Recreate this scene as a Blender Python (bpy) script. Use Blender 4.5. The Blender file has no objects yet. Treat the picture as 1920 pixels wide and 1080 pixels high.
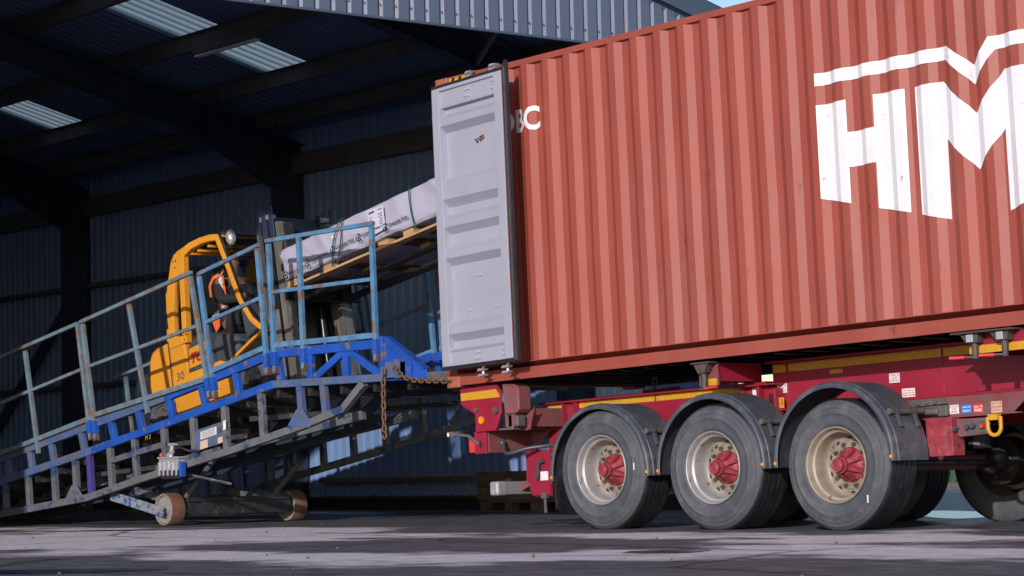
import bpy, bmesh, math, random
from mathutils import Vector, Matrix, noise
random.seed(7)
C = bpy.context.scene.collection
R = math.radians
scene = bpy.context.scene

# ---------------------------------------------------------------- camera
cam_d = bpy.data.cameras.new('camera'); cam = bpy.data.objects.new('camera', cam_d); C.objects.link(cam)
cam_d.sensor_width = 36.0; cam_d.lens = 83.8825; cam_d.clip_start = 0.1; cam_d.clip_end = 3000
_rt = Vector((0.6735641, 0.7387691, -0.0230561)); _up = Vector((0.0705469, -0.0332065, 0.9969556)); _fw = Vector((-0.7357544, 0.6731400, 0.0744846))
cam.matrix_world = Matrix(((_rt.x, _up.x, -_fw.x, 16.742300), (_rt.y, _up.y, -_fw.y, -14.483373), (_rt.z, _up.z, -_fw.z, 0.559603), (0, 0, 0, 1)))
scene.camera = cam

# ---------------------------------------------------------------- sky, sun, exposure
SUN_AZ, SUN_EL = R(30), R(16)          # azimuth from -Y towards +X
w = bpy.data.worlds.new('World'); scene.world = w; w.use_nodes = True
nt = w.node_tree
sky = nt.nodes.new('ShaderNodeTexSky'); sky.sky_type = 'NISHITA'; sky.sun_disc = False
sky.sun_elevation = SUN_EL; sky.sun_rotation = R(180) - SUN_AZ; sky.air_density = 1.0; sky.dust_density = 0.6; sky.ozone_density = 2.0
bg = nt.nodes['Background']; bg.inputs[1].default_value = 0.15
nt.links.new(sky.outputs[0], bg.inputs[0])
sl = bpy.data.lights.new('sun', 'SUN'); sl.energy = 3.8; sl.angle = R(0.5); sl.color = (1.0, 0.93, 0.92)
so = bpy.data.objects.new('sun', sl); C.objects.link(so)
sdir = Vector((math.sin(SUN_AZ) * math.cos(SUN_EL), -math.cos(SUN_AZ) * math.cos(SUN_EL), math.sin(SUN_EL)))
so.rotation_euler = sdir.to_track_quat('Z', 'Y').to_euler(); so.location = sdir * 60
scene.view_settings.view_transform = 'Standard'; scene.view_settings.look = 'None'
scene.view_settings.exposure = 0.0; scene.view_settings.gamma = 1.0

# ---------------------------------------------------------------- materials
def pmat(name, col, rough=0.5, metal=0.0, var=0.12, scale=5.0, wear=None, dust=None, bump=0.0, bscale=60.0, spec=0.5, coat=0.0, stretch=(1, 1, 1)):
    """base colour with mottling; wear=(amount, colour, scale) patches; dust=(amount, colour, scale) soft film"""
    m = bpy.data.materials.new(name); m.use_nodes = True
    t = m.node_tree; L = t.links; N = t.nodes
    b = N['Principled BSDF']
    b.inputs['Roughness'].default_value = rough; b.inputs['Metallic'].default_value = metal
    b.inputs['Specular IOR Level'].default_value = spec; b.inputs['Coat Weight'].default_value = coat
    tc = N.new('ShaderNodeTexCoord'); mp = N.new('ShaderNodeMapping'); mp.inputs['Scale'].default_value = stretch
    L.new(tc.outputs['Object'], mp.inputs[0])
    n1 = N.new('ShaderNodeTexNoise'); n1.inputs['Scale'].default_value = scale; n1.inputs['Detail'].default_value = 6
    L.new(mp.outputs[0], n1.inputs['Vector'])
    r1 = N.new('ShaderNodeValToRGB'); r1.color_ramp.elements[0].position = 0.3; r1.color_ramp.elements[1].position = 0.72
    lo = [c * (1 - var) for c in col]; hi = [min(1, c * (1 + var)) for c in col]
    r1.color_ramp.elements[0].color = (*lo, 1); r1.color_ramp.elements[1].color = (*hi, 1)
    L.new(n1.outputs['Fac'], r1.inputs[0]); out = r1.outputs[0]
    def layer(out, spec_, soft, seed):
        amt, c2, sc = spec_
        n = N.new('ShaderNodeTexNoise'); n.noise_dimensions = '4D'; n.inputs['W'].default_value = seed
        n.inputs['Scale'].default_value = sc; n.inputs['Detail'].default_value = 9; n.inputs['Roughness'].default_value = 0.68
        L.new(mp.outputs[0], n.inputs['Vector'])
        r = N.new('ShaderNodeValToRGB'); p = 0.64 - 0.3 * amt
        r.color_ramp.elements[0].position = p; r.color_ramp.elements[1].position = min(1.0, p + soft)
        L.new(n.outputs['Fac'], r.inputs[0])
        mx = N.new('ShaderNodeMix'); mx.data_type = 'RGBA'; mx.inputs['B'].default_value = (*c2, 1)
        L.new(r.outputs[0], mx.inputs['Factor']); L.new(out, mx.inputs['A'])
        return mx.outputs['Result']
    if dust: out = layer(out, dust, 0.35, 3.1)
    if wear: out = layer(out, wear, 0.04, 8.7)
    L.new(out, b.inputs['Base Color'])
    rr = N.new('ShaderNodeMapRange'); rr.inputs['To Min'].default_value = max(0.03, rough - 0.12); rr.inputs['To Max'].default_value = min(1, rough + 0.12)
    L.new(n1.outputs['Fac'], rr.inputs[0]); L.new(rr.outputs[0], b.inputs['Roughness'])
    if bump:
        n3 = N.new('ShaderNodeTexNoise'); n3.inputs['Scale'].default_value = bscale; n3.inputs['Detail'].default_value = 4
        L.new(mp.outputs[0], n3.inputs['Vector'])
        bp = N.new('ShaderNodeBump'); bp.inputs['Strength'].default_value = bump; bp.inputs['Distance'].default_value = 0.01
        L.new(n3.outputs['Fac'], bp.inputs['Height']); L.new(bp.outputs[0], b.inputs['Normal'])
    return m

M = {}
RUST = (0.10, 0.045, 0.028); DIRT = (0.13, 0.115, 0.10)
M['terracotta'] = pmat('terracotta_paint', (0.29, 0.063, 0.044), 0.50, spec=0.38, var=0.10, scale=2.2, dust=(0.35, (0.315, 0.110, 0.086), 1.4), wear=(0.04, (0.15, 0.045, 0.032), 5), bump=0.05, bscale=14, stretch=(1, 1, 0.35))
M['terracotta_rusty'] = pmat('terracotta_scuffed', (0.36, 0.10, 0.06), 0.55, var=0.15, scale=9, wear=(0.35, RUST, 12))
M['white_mark'] = pmat('white_marking_paint', (0.70, 0.69, 0.715), 0.5, var=0.03, scale=3, dust=(0.3, (0.58, 0.55, 0.57), 3), wear=(0.02, (0.40, 0.16, 0.13), 9))
M['door_grey'] = pmat('pale_grey_door_paint', (0.335, 0.34, 0.41), 0.45, var=0.04, scale=2, dust=(0.3, (0.28, 0.28, 0.335), 2.5))
M['rubber'] = pmat('black_rubber', (0.018, 0.020, 0.026), 0.5, var=0.2, scale=12)
M['galv'] = pmat('galvanised_steel', (0.55, 0.55, 0.58), 0.42, metal=0.6, var=0.12, scale=20)
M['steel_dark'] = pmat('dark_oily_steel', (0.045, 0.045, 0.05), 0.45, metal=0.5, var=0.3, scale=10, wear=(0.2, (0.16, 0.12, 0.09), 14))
M['steel_grey'] = pmat('worn_grey_steel', (0.125, 0.118, 0.115), 0.55, metal=0.3, var=0.25, scale=14, dust=(0.6, (0.15, 0.115, 0.09), 9))
M['red'] = pmat('crimson_chassis_paint', (0.27, 0.013, 0.034), 0.44, var=0.10, scale=3, dust=(0.30, (0.20, 0.045, 0.058), 2.5), wear=(0.03, (0.12, 0.05, 0.045), 10))
M['red_dusty'] = pmat('dusty_crimson_paint', (0.19, 0.048, 0.055), 0.6, var=0.12, scale=4, dust=(0.75, (0.14, 0.10, 0.095), 4))
M['yellow_tape'] = pmat('yellow_reflective_tape', (0.55, 0.28, 0.02), 0.45, var=0.12, scale=30, dust=(0.3, (0.32, 0.19, 0.04), 8))
M['orange_refl'] = pmat('orange_reflector', (0.75, 0.26, 0.015), 0.3, var=0.1, scale=40)
M['tyre'] = pmat('dusty_tyre_rubber', (0.062, 0.066, 0.080), 0.70, var=0.10, scale=5, dust=(0.55, (0.150, 0.146, 0.150), 5), wear=(0.03, (0.03, 0.03, 0.033), 9), bump=0.15, bscale=40)
M['tread'] = pmat('wet_black_tread', (0.014, 0.015, 0.018), 0.42, var=0.3, scale=14, bump=0.3, bscale=50)
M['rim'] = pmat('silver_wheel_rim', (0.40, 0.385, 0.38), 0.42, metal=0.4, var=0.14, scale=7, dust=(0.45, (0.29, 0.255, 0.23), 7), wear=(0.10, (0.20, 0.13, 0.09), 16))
M['rim_rusty'] = pmat('tan_stained_wheel_rim', (0.31, 0.26, 0.205), 0.55, metal=0.15, var=0.2, scale=7, dust=(0.5, (0.30, 0.22, 0.16), 7), wear=(0.15, (0.16, 0.10, 0.07), 12))
M['rust_nut'] = pmat('rusty_wheel_nut', (0.13, 0.085, 0.055), 0.6, metal=0.3, var=0.3, scale=30)
M['disc_dirty'] = pmat('dirt_stained_wheel_disc', (0.27, 0.235, 0.195), 0.55, metal=0.2, var=0.25, scale=12, dust=(0.5, (0.16, 0.115, 0.08), 10), wear=(0.15, (0.07, 0.045, 0.03), 18))
M['bar_grey'] = pmat('brushed_grey_underrun_bar', (0.26, 0.25, 0.26), 0.5, metal=0.2, var=0.12, scale=6, dust=(0.5, (0.19, 0.17, 0.16), 6))
M['plate_grey'] = pmat('scuffed_grey_mast_plate', (0.20, 0.195, 0.185), 0.45, metal=0.4, var=0.25, scale=9, wear=(0.2, (0.06, 0.055, 0.05), 12))
M['lock_steel'] = pmat('dirty_dark_lock_steel', (0.070, 0.064, 0.060), 0.6, metal=0.25, var=0.3, scale=14, dust=(0.6, (0.13, 0.10, 0.075), 9))
M['scratch'] = pmat('pale_scratch', (0.40, 0.155, 0.12), 0.6, var=0.1)
M['hub_red'] = pmat('red_hub_paint', (0.27, 0.030, 0.044), 0.55, var=0.25, scale=16, dust=(0.45, (0.33, 0.165, 0.175), 14))
M['fender'] = pmat('black_plastic_mudguard', (0.060, 0.067, 0.085), 0.44, var=0.15, scale=6, dust=(0.55, (0.19, 0.19, 0.21), 5), bump=0.08, bscale=30)
M['bristle'] = pmat('black_bristle_flap', (0.015, 0.016, 0.02), 0.8, var=0.3, scale=30)
M['label_white'] = pmat('white_sticker', (0.72, 0.70, 0.70), 0.5, var=0.06, scale=30, dust=(0.3, (0.5, 0.45, 0.43), 20))
M['label_blue'] = pmat('blue_sticker', (0.02, 0.16, 0.52), 0.45, var=0.08, scale=30)
M['label_red'] = pmat('red_sticker', (0.62, 0.04, 0.04), 0.45, var=0.08, scale=30)
M['label_cream'] = pmat('cream_worn_sticker', (0.60, 0.42, 0.30), 0.55, var=0.15, scale=40, wear=(0.15, (0.40, 0.12, 0.08), 60))
M['ink_red'] = pmat('red_print', (0.40, 0.02, 0.03), 0.5, var=0.05)
M['ink_black'] = pmat('black_print', (0.012, 0.012, 0.016), 0.5, var=0.05)
M['ink_white'] = pmat('white_print', (0.75, 0.75, 0.76), 0.5, var=0.05)
M['blue'] = pmat('bright_blue_ramp_paint', (0.012, 0.072, 0.36), 0.48, var=0.2, scale=4, dust=(0.35, (0.045, 0.085, 0.24), 5), wear=(0.20, (0.16, 0.11, 0.085), 7))
M['blue_worn'] = pmat('worn_blue_ramp_paint', (0.045, 0.10, 0.27), 0.55, var=0.2, scale=5, dust=(0.9, (0.13, 0.125, 0.12), 4), wear=(0.25, (0.11, 0.09, 0.075), 8))
M['grey_ramp'] = pmat('dirty_grey_ramp_steel', (0.105, 0.118, 0.138), 0.6, var=0.2, scale=5, dust=(0.8, (0.135, 0.128, 0.115), 4), wear=(0.35, (0.022, 0.050, 0.13), 6))
M['rail_blue'] = pmat('faded_sky_blue_rail_paint', (0.075, 0.20, 0.36), 0.52, var=0.25, scale=8, dust=(0.5, (0.15, 0.21, 0.24), 7), wear=(0.32, (0.17, 0.10, 0.065), 9))
M['rail_green'] = pmat('weathered_teal_rail_paint', (0.105, 0.175, 0.225), 0.6, var=0.25, scale=8, dust=(0.7, (0.165, 0.20, 0.20), 7), wear=(0.34, (0.17, 0.11, 0.075), 9))
M['purple'] = pmat('violet_blue_paint', (0.055, 0.045, 0.21), 0.55, var=0.15, scale=8)
M['rust'] = pmat('rusty_brown_steel', (0.14, 0.062, 0.038), 0.75, var=0.3, scale=12, wear=(0.3, (0.06, 0.032, 0.024), 20), bump=0.2)
M['chain'] = pmat('rusty_chain_steel', (0.15, 0.082, 0.052), 0.65, metal=0.25, var=0.35, scale=40)
M['wheel_brown'] = pmat('brown_solid_tyre', (0.13, 0.058, 0.036), 0.75, var=0.2, scale=14, wear=(0.2, (0.07, 0.035, 0.025), 20))
M['wheel_disc'] = pmat('dirty_blue_grey_disc', (0.24, 0.235, 0.21), 0.55, var=0.2, scale=8, wear=(0.12, (0.05, 0.10, 0.24), 10))
M['arm_flaked'] = pmat('flaked_blue_grey_arm', (0.23, 0.24, 0.24), 0.6, var=0.15, scale=7, wear=(0.45, (0.03, 0.09, 0.28), 13))
M['orange'] = pmat('yellow_orange_truck_paint', (0.66, 0.275, 0.024), 0.38, var=0.05, scale=3, dust=(0.2, (0.50, 0.23, 0.06), 4), wear=(0.03, (0.12, 0.07, 0.03), 9), coat=0.2)
M['black_trim'] = pmat('black_truck_trim', (0.016, 0.017, 0.02), 0.38, var=0.2, scale=8)
M['dark_grey_trim'] = pmat('charcoal_truck_plastic', (0.055, 0.063, 0.078), 0.42, var=0.15, scale=6)
M['mast'] = pmat('greasy_black_mast_steel', (0.020, 0.023, 0.030), 0.32, metal=0.3, var=0.3, scale=10)
M['mast_worn'] = pmat('worn_polished_mast_channel', (0.22, 0.205, 0.18), 0.36, metal=0.45, var=0.35, scale=6, wear=(0.3, (0.04, 0.035, 0.03), 6), stretch=(1, 1, 0.2))
M['blue_steel'] = pmat('blue_black_lattice_steel', (0.03, 0.045, 0.085), 0.4, metal=0.2, var=0.2, scale=10)
M['lamp_glass'] = pmat('clear_lamp_lens', (0.75, 0.75, 0.72), 0.12, metal=0.7, var=0.1, scale=40)
M['hivis'] = pmat('orange_hi_vis_cloth', (0.60, 0.12, 0.02), 0.8, var=0.08, scale=20)
M['silver_band'] = pmat('silver_reflective_band', (0.55, 0.54, 0.58), 0.35, var=0.06, scale=30)
M['clothes'] = pmat('navy_work_clothes', (0.012, 0.013, 0.018), 0.85, var=0.2, scale=20)
M['skin'] = pmat('skin', (0.16, 0.08, 0.058), 0.55, var=0.06, scale=20)
M['hair'] = pmat('brown_hair', (0.05, 0.022, 0.015), 0.7, var=0.2, scale=60)
M['wrap'] = pmat('pale_lilac_plastic_wrap', (0.38, 0.37, 0.46), 0.36, var=0.05, scale=4, dust=(0.2, (0.32, 0.31, 0.40), 5), bump=0.5, bscale=5)
M['paper'] = pmat('white_paper_label', (0.50, 0.50, 0.60), 0.6, var=0.03)
M['strap'] = pmat('green_strap', (0.008, 0.085, 0.038), 0.45, var=0.1, scale=30)
M['wood'] = pmat('fresh_pallet_wood', (0.42, 0.25, 0.13), 0.7, var=0.2, scale=6, stretch=(0.3, 3, 3), wear=(0.1, (0.22, 0.12, 0.06), 10))
M['wood_old'] = pmat('grey_brown_old_pallet_wood', (0.085, 0.062, 0.045), 0.85, var=0.3, scale=6, stretch=(0.4, 3, 3), dust=(0.4, (0.12, 0.10, 0.085), 6))
M['clad'] = pmat('blue_grey_cladding', (0.098, 0.125, 0.190), 0.50, var=0.06, scale=1.2, dust=(0.3, (0.115, 0.135, 0.18), 1.5), stretch=(1, 1, 0.25))
M['clad_in'] = pmat('blue_grey_inner_sheeting', (0.15, 0.24, 0.42), 0.55, var=0.12, scale=1.0, dust=(0.5, (0.13, 0.21, 0.38), 1.2), stretch=(1, 1, 0.3))
M['clad_pale'] = pmat('pale_blue_sheeting', (0.46, 0.54, 0.66), 0.5, var=0.08, scale=1.5, stretch=(1, 1, 0.3))
M['flashing'] = pmat('slate_blue_flashing', (0.06, 0.085, 0.125), 0.45, var=0.06, scale=2)
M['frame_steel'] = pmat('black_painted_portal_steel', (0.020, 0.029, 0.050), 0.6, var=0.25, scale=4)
M['purlin'] = pmat('brown_grey_purlin_steel', (0.085, 0.080, 0.080), 0.6, var=0.25, scale=4, wear=(0.15, (0.06, 0.045, 0.035), 9))
M['roof_in'] = pmat('dark_blue_roof_sheeting', (0.08, 0.135, 0.235), 0.55, var=0.15, scale=1.0)
M['timber_rail'] = pmat('weathered_timber_rail', (0.12, 0.09, 0.055), 0.85, var=0.25, scale=5, stretch=(0.3, 3, 3))
M['plinth'] = pmat('dark_damp_plinth', (0.012, 0.014, 0.016), 0.8, var=0.3, scale=3)
M['moss'] = pmat('green_mossy_edge', (0.02, 0.05, 0.025), 0.9, var=0.4, scale=10)
M['lichen'] = pmat('stone_grit', (0.11, 0.10, 0.10), 0.9, var=0.3, scale=30)

def rooflight_mat(clear):
    m = bpy.data.materials.new('translucent_grp_rooflight'); m.use_nodes = True
    t = m.node_tree; t.nodes.clear(); N = t.nodes; L = t.links
    o = N.new('ShaderNodeOutputMaterial'); tr = N.new('ShaderNodeBsdfTranslucent'); tp = N.new('ShaderNodeBsdfTransparent'); mx = N.new('ShaderNodeMixShader')
    tc = N.new('ShaderNodeTexCoord'); sx = N.new('ShaderNodeSeparateXYZ'); L.new(tc.outputs['Object'], sx.inputs[0])
    n = N.new('ShaderNodeMath'); n.operation = 'PINGPONG'; n.inputs[1].default_value = 0.1; L.new(sx.outputs['X'], n.inputs[0])
    n2 = N.new('ShaderNodeMath'); n2.operation = 'MULTIPLY'; n2.inputs[1].default_value = 10; L.new(n.outputs[0], n2.inputs[0]); n = n2; r = N.new('ShaderNodeValToRGB'); r.color_ramp.elements[0].position = 0.2; r.color_ramp.elements[1].position = 0.55
    r.color_ramp.elements[0].color = (0.56, 0.50, 0.45, 1); r.color_ramp.elements[1].color = (1.0, 0.92, 0.86, 1)
    L.new(n.outputs[0], r.inputs[0]); L.new(r.outputs[0], tr.inputs[0]); L.new(r.outputs[0], tp.inputs[0]); tp.inputs[0].default_value = (0.85, 0.82, 0.72, 1)
    mx.inputs[0].default_value = clear; L.new(tr.outputs[0], mx.inputs[1]); L.new(tp.outputs[0], mx.inputs[2]); L.new(mx.outputs[0], o.inputs[0])
    return m
M['rooflight'] = rooflight_mat(0.30)
M['rooflight_fill'] = rooflight_mat(0.0)  # diffusing sheet for the added front slope lights that brighten the inside

def glass_mat():
    m = bpy.data.materials.new('grimy_cab_glass'); m.use_nodes = True
    b = m.node_tree.nodes['Principled BSDF']; t = m.node_tree
    gl = t.nodes.new('ShaderNodeBsdfGlossy'); gl.inputs['Roughness'].default_value = 0.08; gl.inputs[0].default_value = (0.7, 0.75, 0.8, 1)
    tp = t.nodes.new('ShaderNodeBsdfTransparent'); tp.inputs[0].default_value = (0.72, 0.76, 0.80, 1)
    mx = t.nodes.new('ShaderNodeMixShader'); mx.inputs[0].default_value = 0.10
    t.links.new(tp.outputs[0], mx.inputs[1]); t.links.new(gl.outputs[0], mx.inputs[2]); t.links.new(mx.outputs[0], t.nodes['Material Output'].inputs[0])
    return m
M['glass'] = glass_mat()

def mesh_deck_mat():
    m = bpy.data.materials.new('perforated_steel_deck'); m.use_nodes = True
    t = m.node_tree; N = t.nodes; L = t.links; b = N['Principled BSDF']
    b.inputs['Base Color'].default_value = (0.12, 0.12, 0.125, 1); b.inputs['Roughness'].default_value = 0.5; b.inputs['Metallic'].default_value = 0.3
    tc = N.new('ShaderNodeTexCoord'); mp = N.new('ShaderNodeMapping'); mp.inputs['Scale'].default_value = (14, 26, 1)
    vo = N.new('ShaderNodeTexVoronoi'); vo.inputs['Randomness'].default_value = 0.0; vo.inputs['Scale'].default_value = 1.0; vo.voronoi_dimensions = '2D'
    L.new(tc.outputs['Object'], mp.inputs[0]); L.new(mp.outputs[0], vo.inputs['Vector'])
    lt = N.new('ShaderNodeMath'); lt.operation = 'GREATER_THAN'; lt.inputs[1].default_value = 0.36
    L.new(vo.outputs['Distance'], lt.inputs[0]); L.new(lt.outputs[0], b.inputs['Alpha'])
    return m
M['deck'] = mesh_deck_mat()

def ground_mat():
    m = bpy.data.materials.new('patchy_wet_tarmac'); m.use_nodes = True
    t = m.node_tree; N = t.nodes; L = t.links; b = N['Principled BSDF']
    tc = N.new('ShaderNodeTexCoord'); mp = N.new('ShaderNodeMapping'); mp.inputs['Rotation'].default_value = (0, 0, R(20)); mp.inputs['Scale'].default_value = (0.75, 1.15, 1)
    L.new(tc.outputs['Object'], mp.inputs[0])
    def nz(sc, det, ro, w_):
        n = N.new('ShaderNodeTexNoise'); n.noise_dimensions = '4D'; n.inputs['W'].default_value = w_
        n.inputs['Scale'].default_value = sc; n.inputs['Detail'].default_value = det; n.inputs['Roughness'].default_value = ro
        L.new(mp.outputs[0], n.inputs['Vector']); return n.outputs['Fac']
    def ramp(src, p0, p1, c0=(0, 0, 0, 1), c1=(1, 1, 1, 1)):
        r = N.new('ShaderNodeValToRGB'); r.color_ramp.elements[0].position = p0; r.color_ramp.elements[1].position = p1
        r.color_ramp.elements[0].color = c0; r.color_ramp.elements[1].color = c1; L.new(src, r.inputs[0]); return r.outputs[0]
    big = nz(0.30, 7, 0.60, 2.3)
    sx = N.new('ShaderNodeSeparateXYZ'); L.new(tc.outputs['Object'], sx.inputs[0])
    def wet_shade_side(sock, a, b_, lo):                              # paints the ramp's shade towards the building; wetter towards the truck's front
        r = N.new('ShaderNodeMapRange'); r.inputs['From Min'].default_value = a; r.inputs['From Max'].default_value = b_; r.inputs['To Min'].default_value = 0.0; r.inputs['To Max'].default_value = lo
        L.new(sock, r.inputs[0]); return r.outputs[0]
    s1 = N.new('ShaderNodeMath'); s1.operation = 'ADD'; L.new(big, s1.inputs[0]); L.new(wet_shade_side(sx.outputs['Y'], -1.2, 1.0, -0.22), s1.inputs[1])
    s2 = N.new('ShaderNodeMath'); s2.operation = 'ADD'; L.new(s1.outputs[0], s2.inputs[0]); L.new(wet_shade_side(sx.outputs['X'], 1.0, 6.0, -0.09), s2.inputs[1])
    wet_shade = s2.outputs[0]
    damp_shade = ramp(wet_shade, 0.425, 0.475)           # 1 = dry and clear of the painted shade
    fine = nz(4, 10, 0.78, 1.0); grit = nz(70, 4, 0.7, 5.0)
    dry_unshaded = ramp(fine, 0.36, 0.66, (0.52, 0.465, 0.49, 1), (0.86, 0.77, 0.81, 1))
    wet_shaded = ramp(fine, 0.36, 0.66, (0.050, 0.050, 0.054, 1), (0.20, 0.192, 0.202, 1))
    mx = N.new('ShaderNodeMix'); mx.data_type = 'RGBA'; L.new(damp_shade, mx.inputs['Factor']); L.new(wet_shaded, mx.inputs['A']); L.new(dry_unshaded, mx.inputs['B'])
    mg = N.new('ShaderNodeMapping'); mg.inputs['Scale'].default_value = (38, 3.0, 1); L.new(tc.outputs['Object'], mg.inputs[0])
    ng = N.new('ShaderNodeTexNoise'); ng.inputs['Scale'].default_value = 1.0; ng.inputs['Detail'].default_value = 8; ng.inputs['Roughness'].default_value = 0.8; L.new(mg.outputs[0], ng.inputs['Vector'])
    gr = ramp(ng.outputs['Fac'], 0.34, 0.66, (0.66, 0.66, 0.66, 1), (1.16, 1.15, 1.13, 1))   # scuffed aggregate
    vo = N.new('ShaderNodeTexVoronoi'); vo.feature = 'DISTANCE_TO_EDGE'; vo.inputs['Scale'].default_value = 0.28
    nd = N.new('ShaderNodeMix'); nd.data_type = 'RGBA'; nd.inputs['Factor'].default_value = 0.22; L.new(tc.outputs['Object'], nd.inputs['A']); nn = N.new('ShaderNodeTexNoise'); nn.inputs['Scale'].default_value = 1.3; nn.inputs['Detail'].default_value = 5; L.new(tc.outputs['Object'], nn.inputs['Vector']); L.new(nn.outputs['Color'], nd.inputs['B']); L.new(nd.outputs['Result'], vo.inputs['Vector'])
    ck = ramp(vo.outputs['Distance'], 0.004, 0.012, (0.30, 0.30, 0.30, 1), (1, 1, 1, 1))      # cracks
    m1 = N.new('ShaderNodeMix'); m1.data_type = 'RGBA'; m1.blend_type = 'MULTIPLY'; m1.inputs['Factor'].default_value = 1.0; L.new(mx.outputs['Result'], m1.inputs['A']); L.new(gr, m1.inputs['B'])
    mx = N.new('ShaderNodeMix'); mx.data_type = 'RGBA'; mx.blend_type = 'MULTIPLY'; mx.inputs['Factor'].default_value = 0.8; L.new(m1.outputs['Result'], mx.inputs['A']); L.new(ck, mx.inputs['B'])
    sp = ramp(grit, 0.62, 0.70)
    mx2 = N.new('ShaderNodeMix'); mx2.data_type = 'RGBA'; mx2.inputs['B'].default_value = (0.30, 0.28, 0.28, 1)
    mf = N.new('ShaderNodeMath'); mf.operation = 'MULTIPLY'; mf.inputs[1].default_value = 0.2; L.new(sp, mf.inputs[0]); L.new(mf.outputs[0], mx2.inputs['Factor'])
    L.new(mx.outputs['Result'], mx2.inputs['A']); L.new(mx2.outputs['Result'], b.inputs['Base Color'])
    soak_shade = ramp(wet_shade, 0.30, 0.44)           # 0 = standing wet film or painted shade
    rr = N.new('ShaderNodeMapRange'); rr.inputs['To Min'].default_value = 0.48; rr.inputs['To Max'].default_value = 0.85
    L.new(soak_shade, rr.inputs[0]); L.new(rr.outputs[0], b.inputs['Roughness'])
    bp = N.new('ShaderNodeBump'); bp.inputs['Strength'].default_value = 0.6; bp.inputs['Distance'].default_value = 0.02; b.inputs['Specular IOR Level'].default_value = 0.14
    ad = N.new('ShaderNodeMath'); ad.operation = 'ADD'; L.new(grit, ad.inputs[0]); L.new(fine, ad.inputs[1]); L.new(ad.outputs[0], bp.inputs['Height'])
    L.new(bp.outputs[0], b.inputs['Normal'])
    return m
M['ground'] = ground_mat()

def water_mat():
    m = bpy.data.materials.new('puddle_water'); m.use_nodes = True
    t = m.node_tree; N = t.nodes; L = t.links; b = N['Principled BSDF']
    b.inputs['Base Color'].default_value = (0.02, 0.02, 0.06, 1); b.inputs['Specular Tint'].default_value = (0.55, 0.6, 1.0, 1); b.inputs['Roughness'].default_value = 0.22; b.inputs['Specular IOR Level'].default_value = 0.6
    n = N.new('ShaderNodeTexNoise'); n.inputs['Scale'].default_value = 7; tc = N.new('ShaderNodeTexCoord'); L.new(tc.outputs['Object'], n.inputs['Vector'])
    bp = N.new('ShaderNodeBump'); bp.inputs['Strength'].default_value = 0.5; bp.inputs['Distance'].default_value = 0.06
    L.new(n.outputs[0], bp.inputs['Height']); L.new(bp.outputs[0], b.inputs['Normal'])
    return m
M['water'] = water_mat()
M['grass'] = pmat('winter_grass', (0.05, 0.12, 0.035), 0.9, var=0.5, scale=8)

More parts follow.
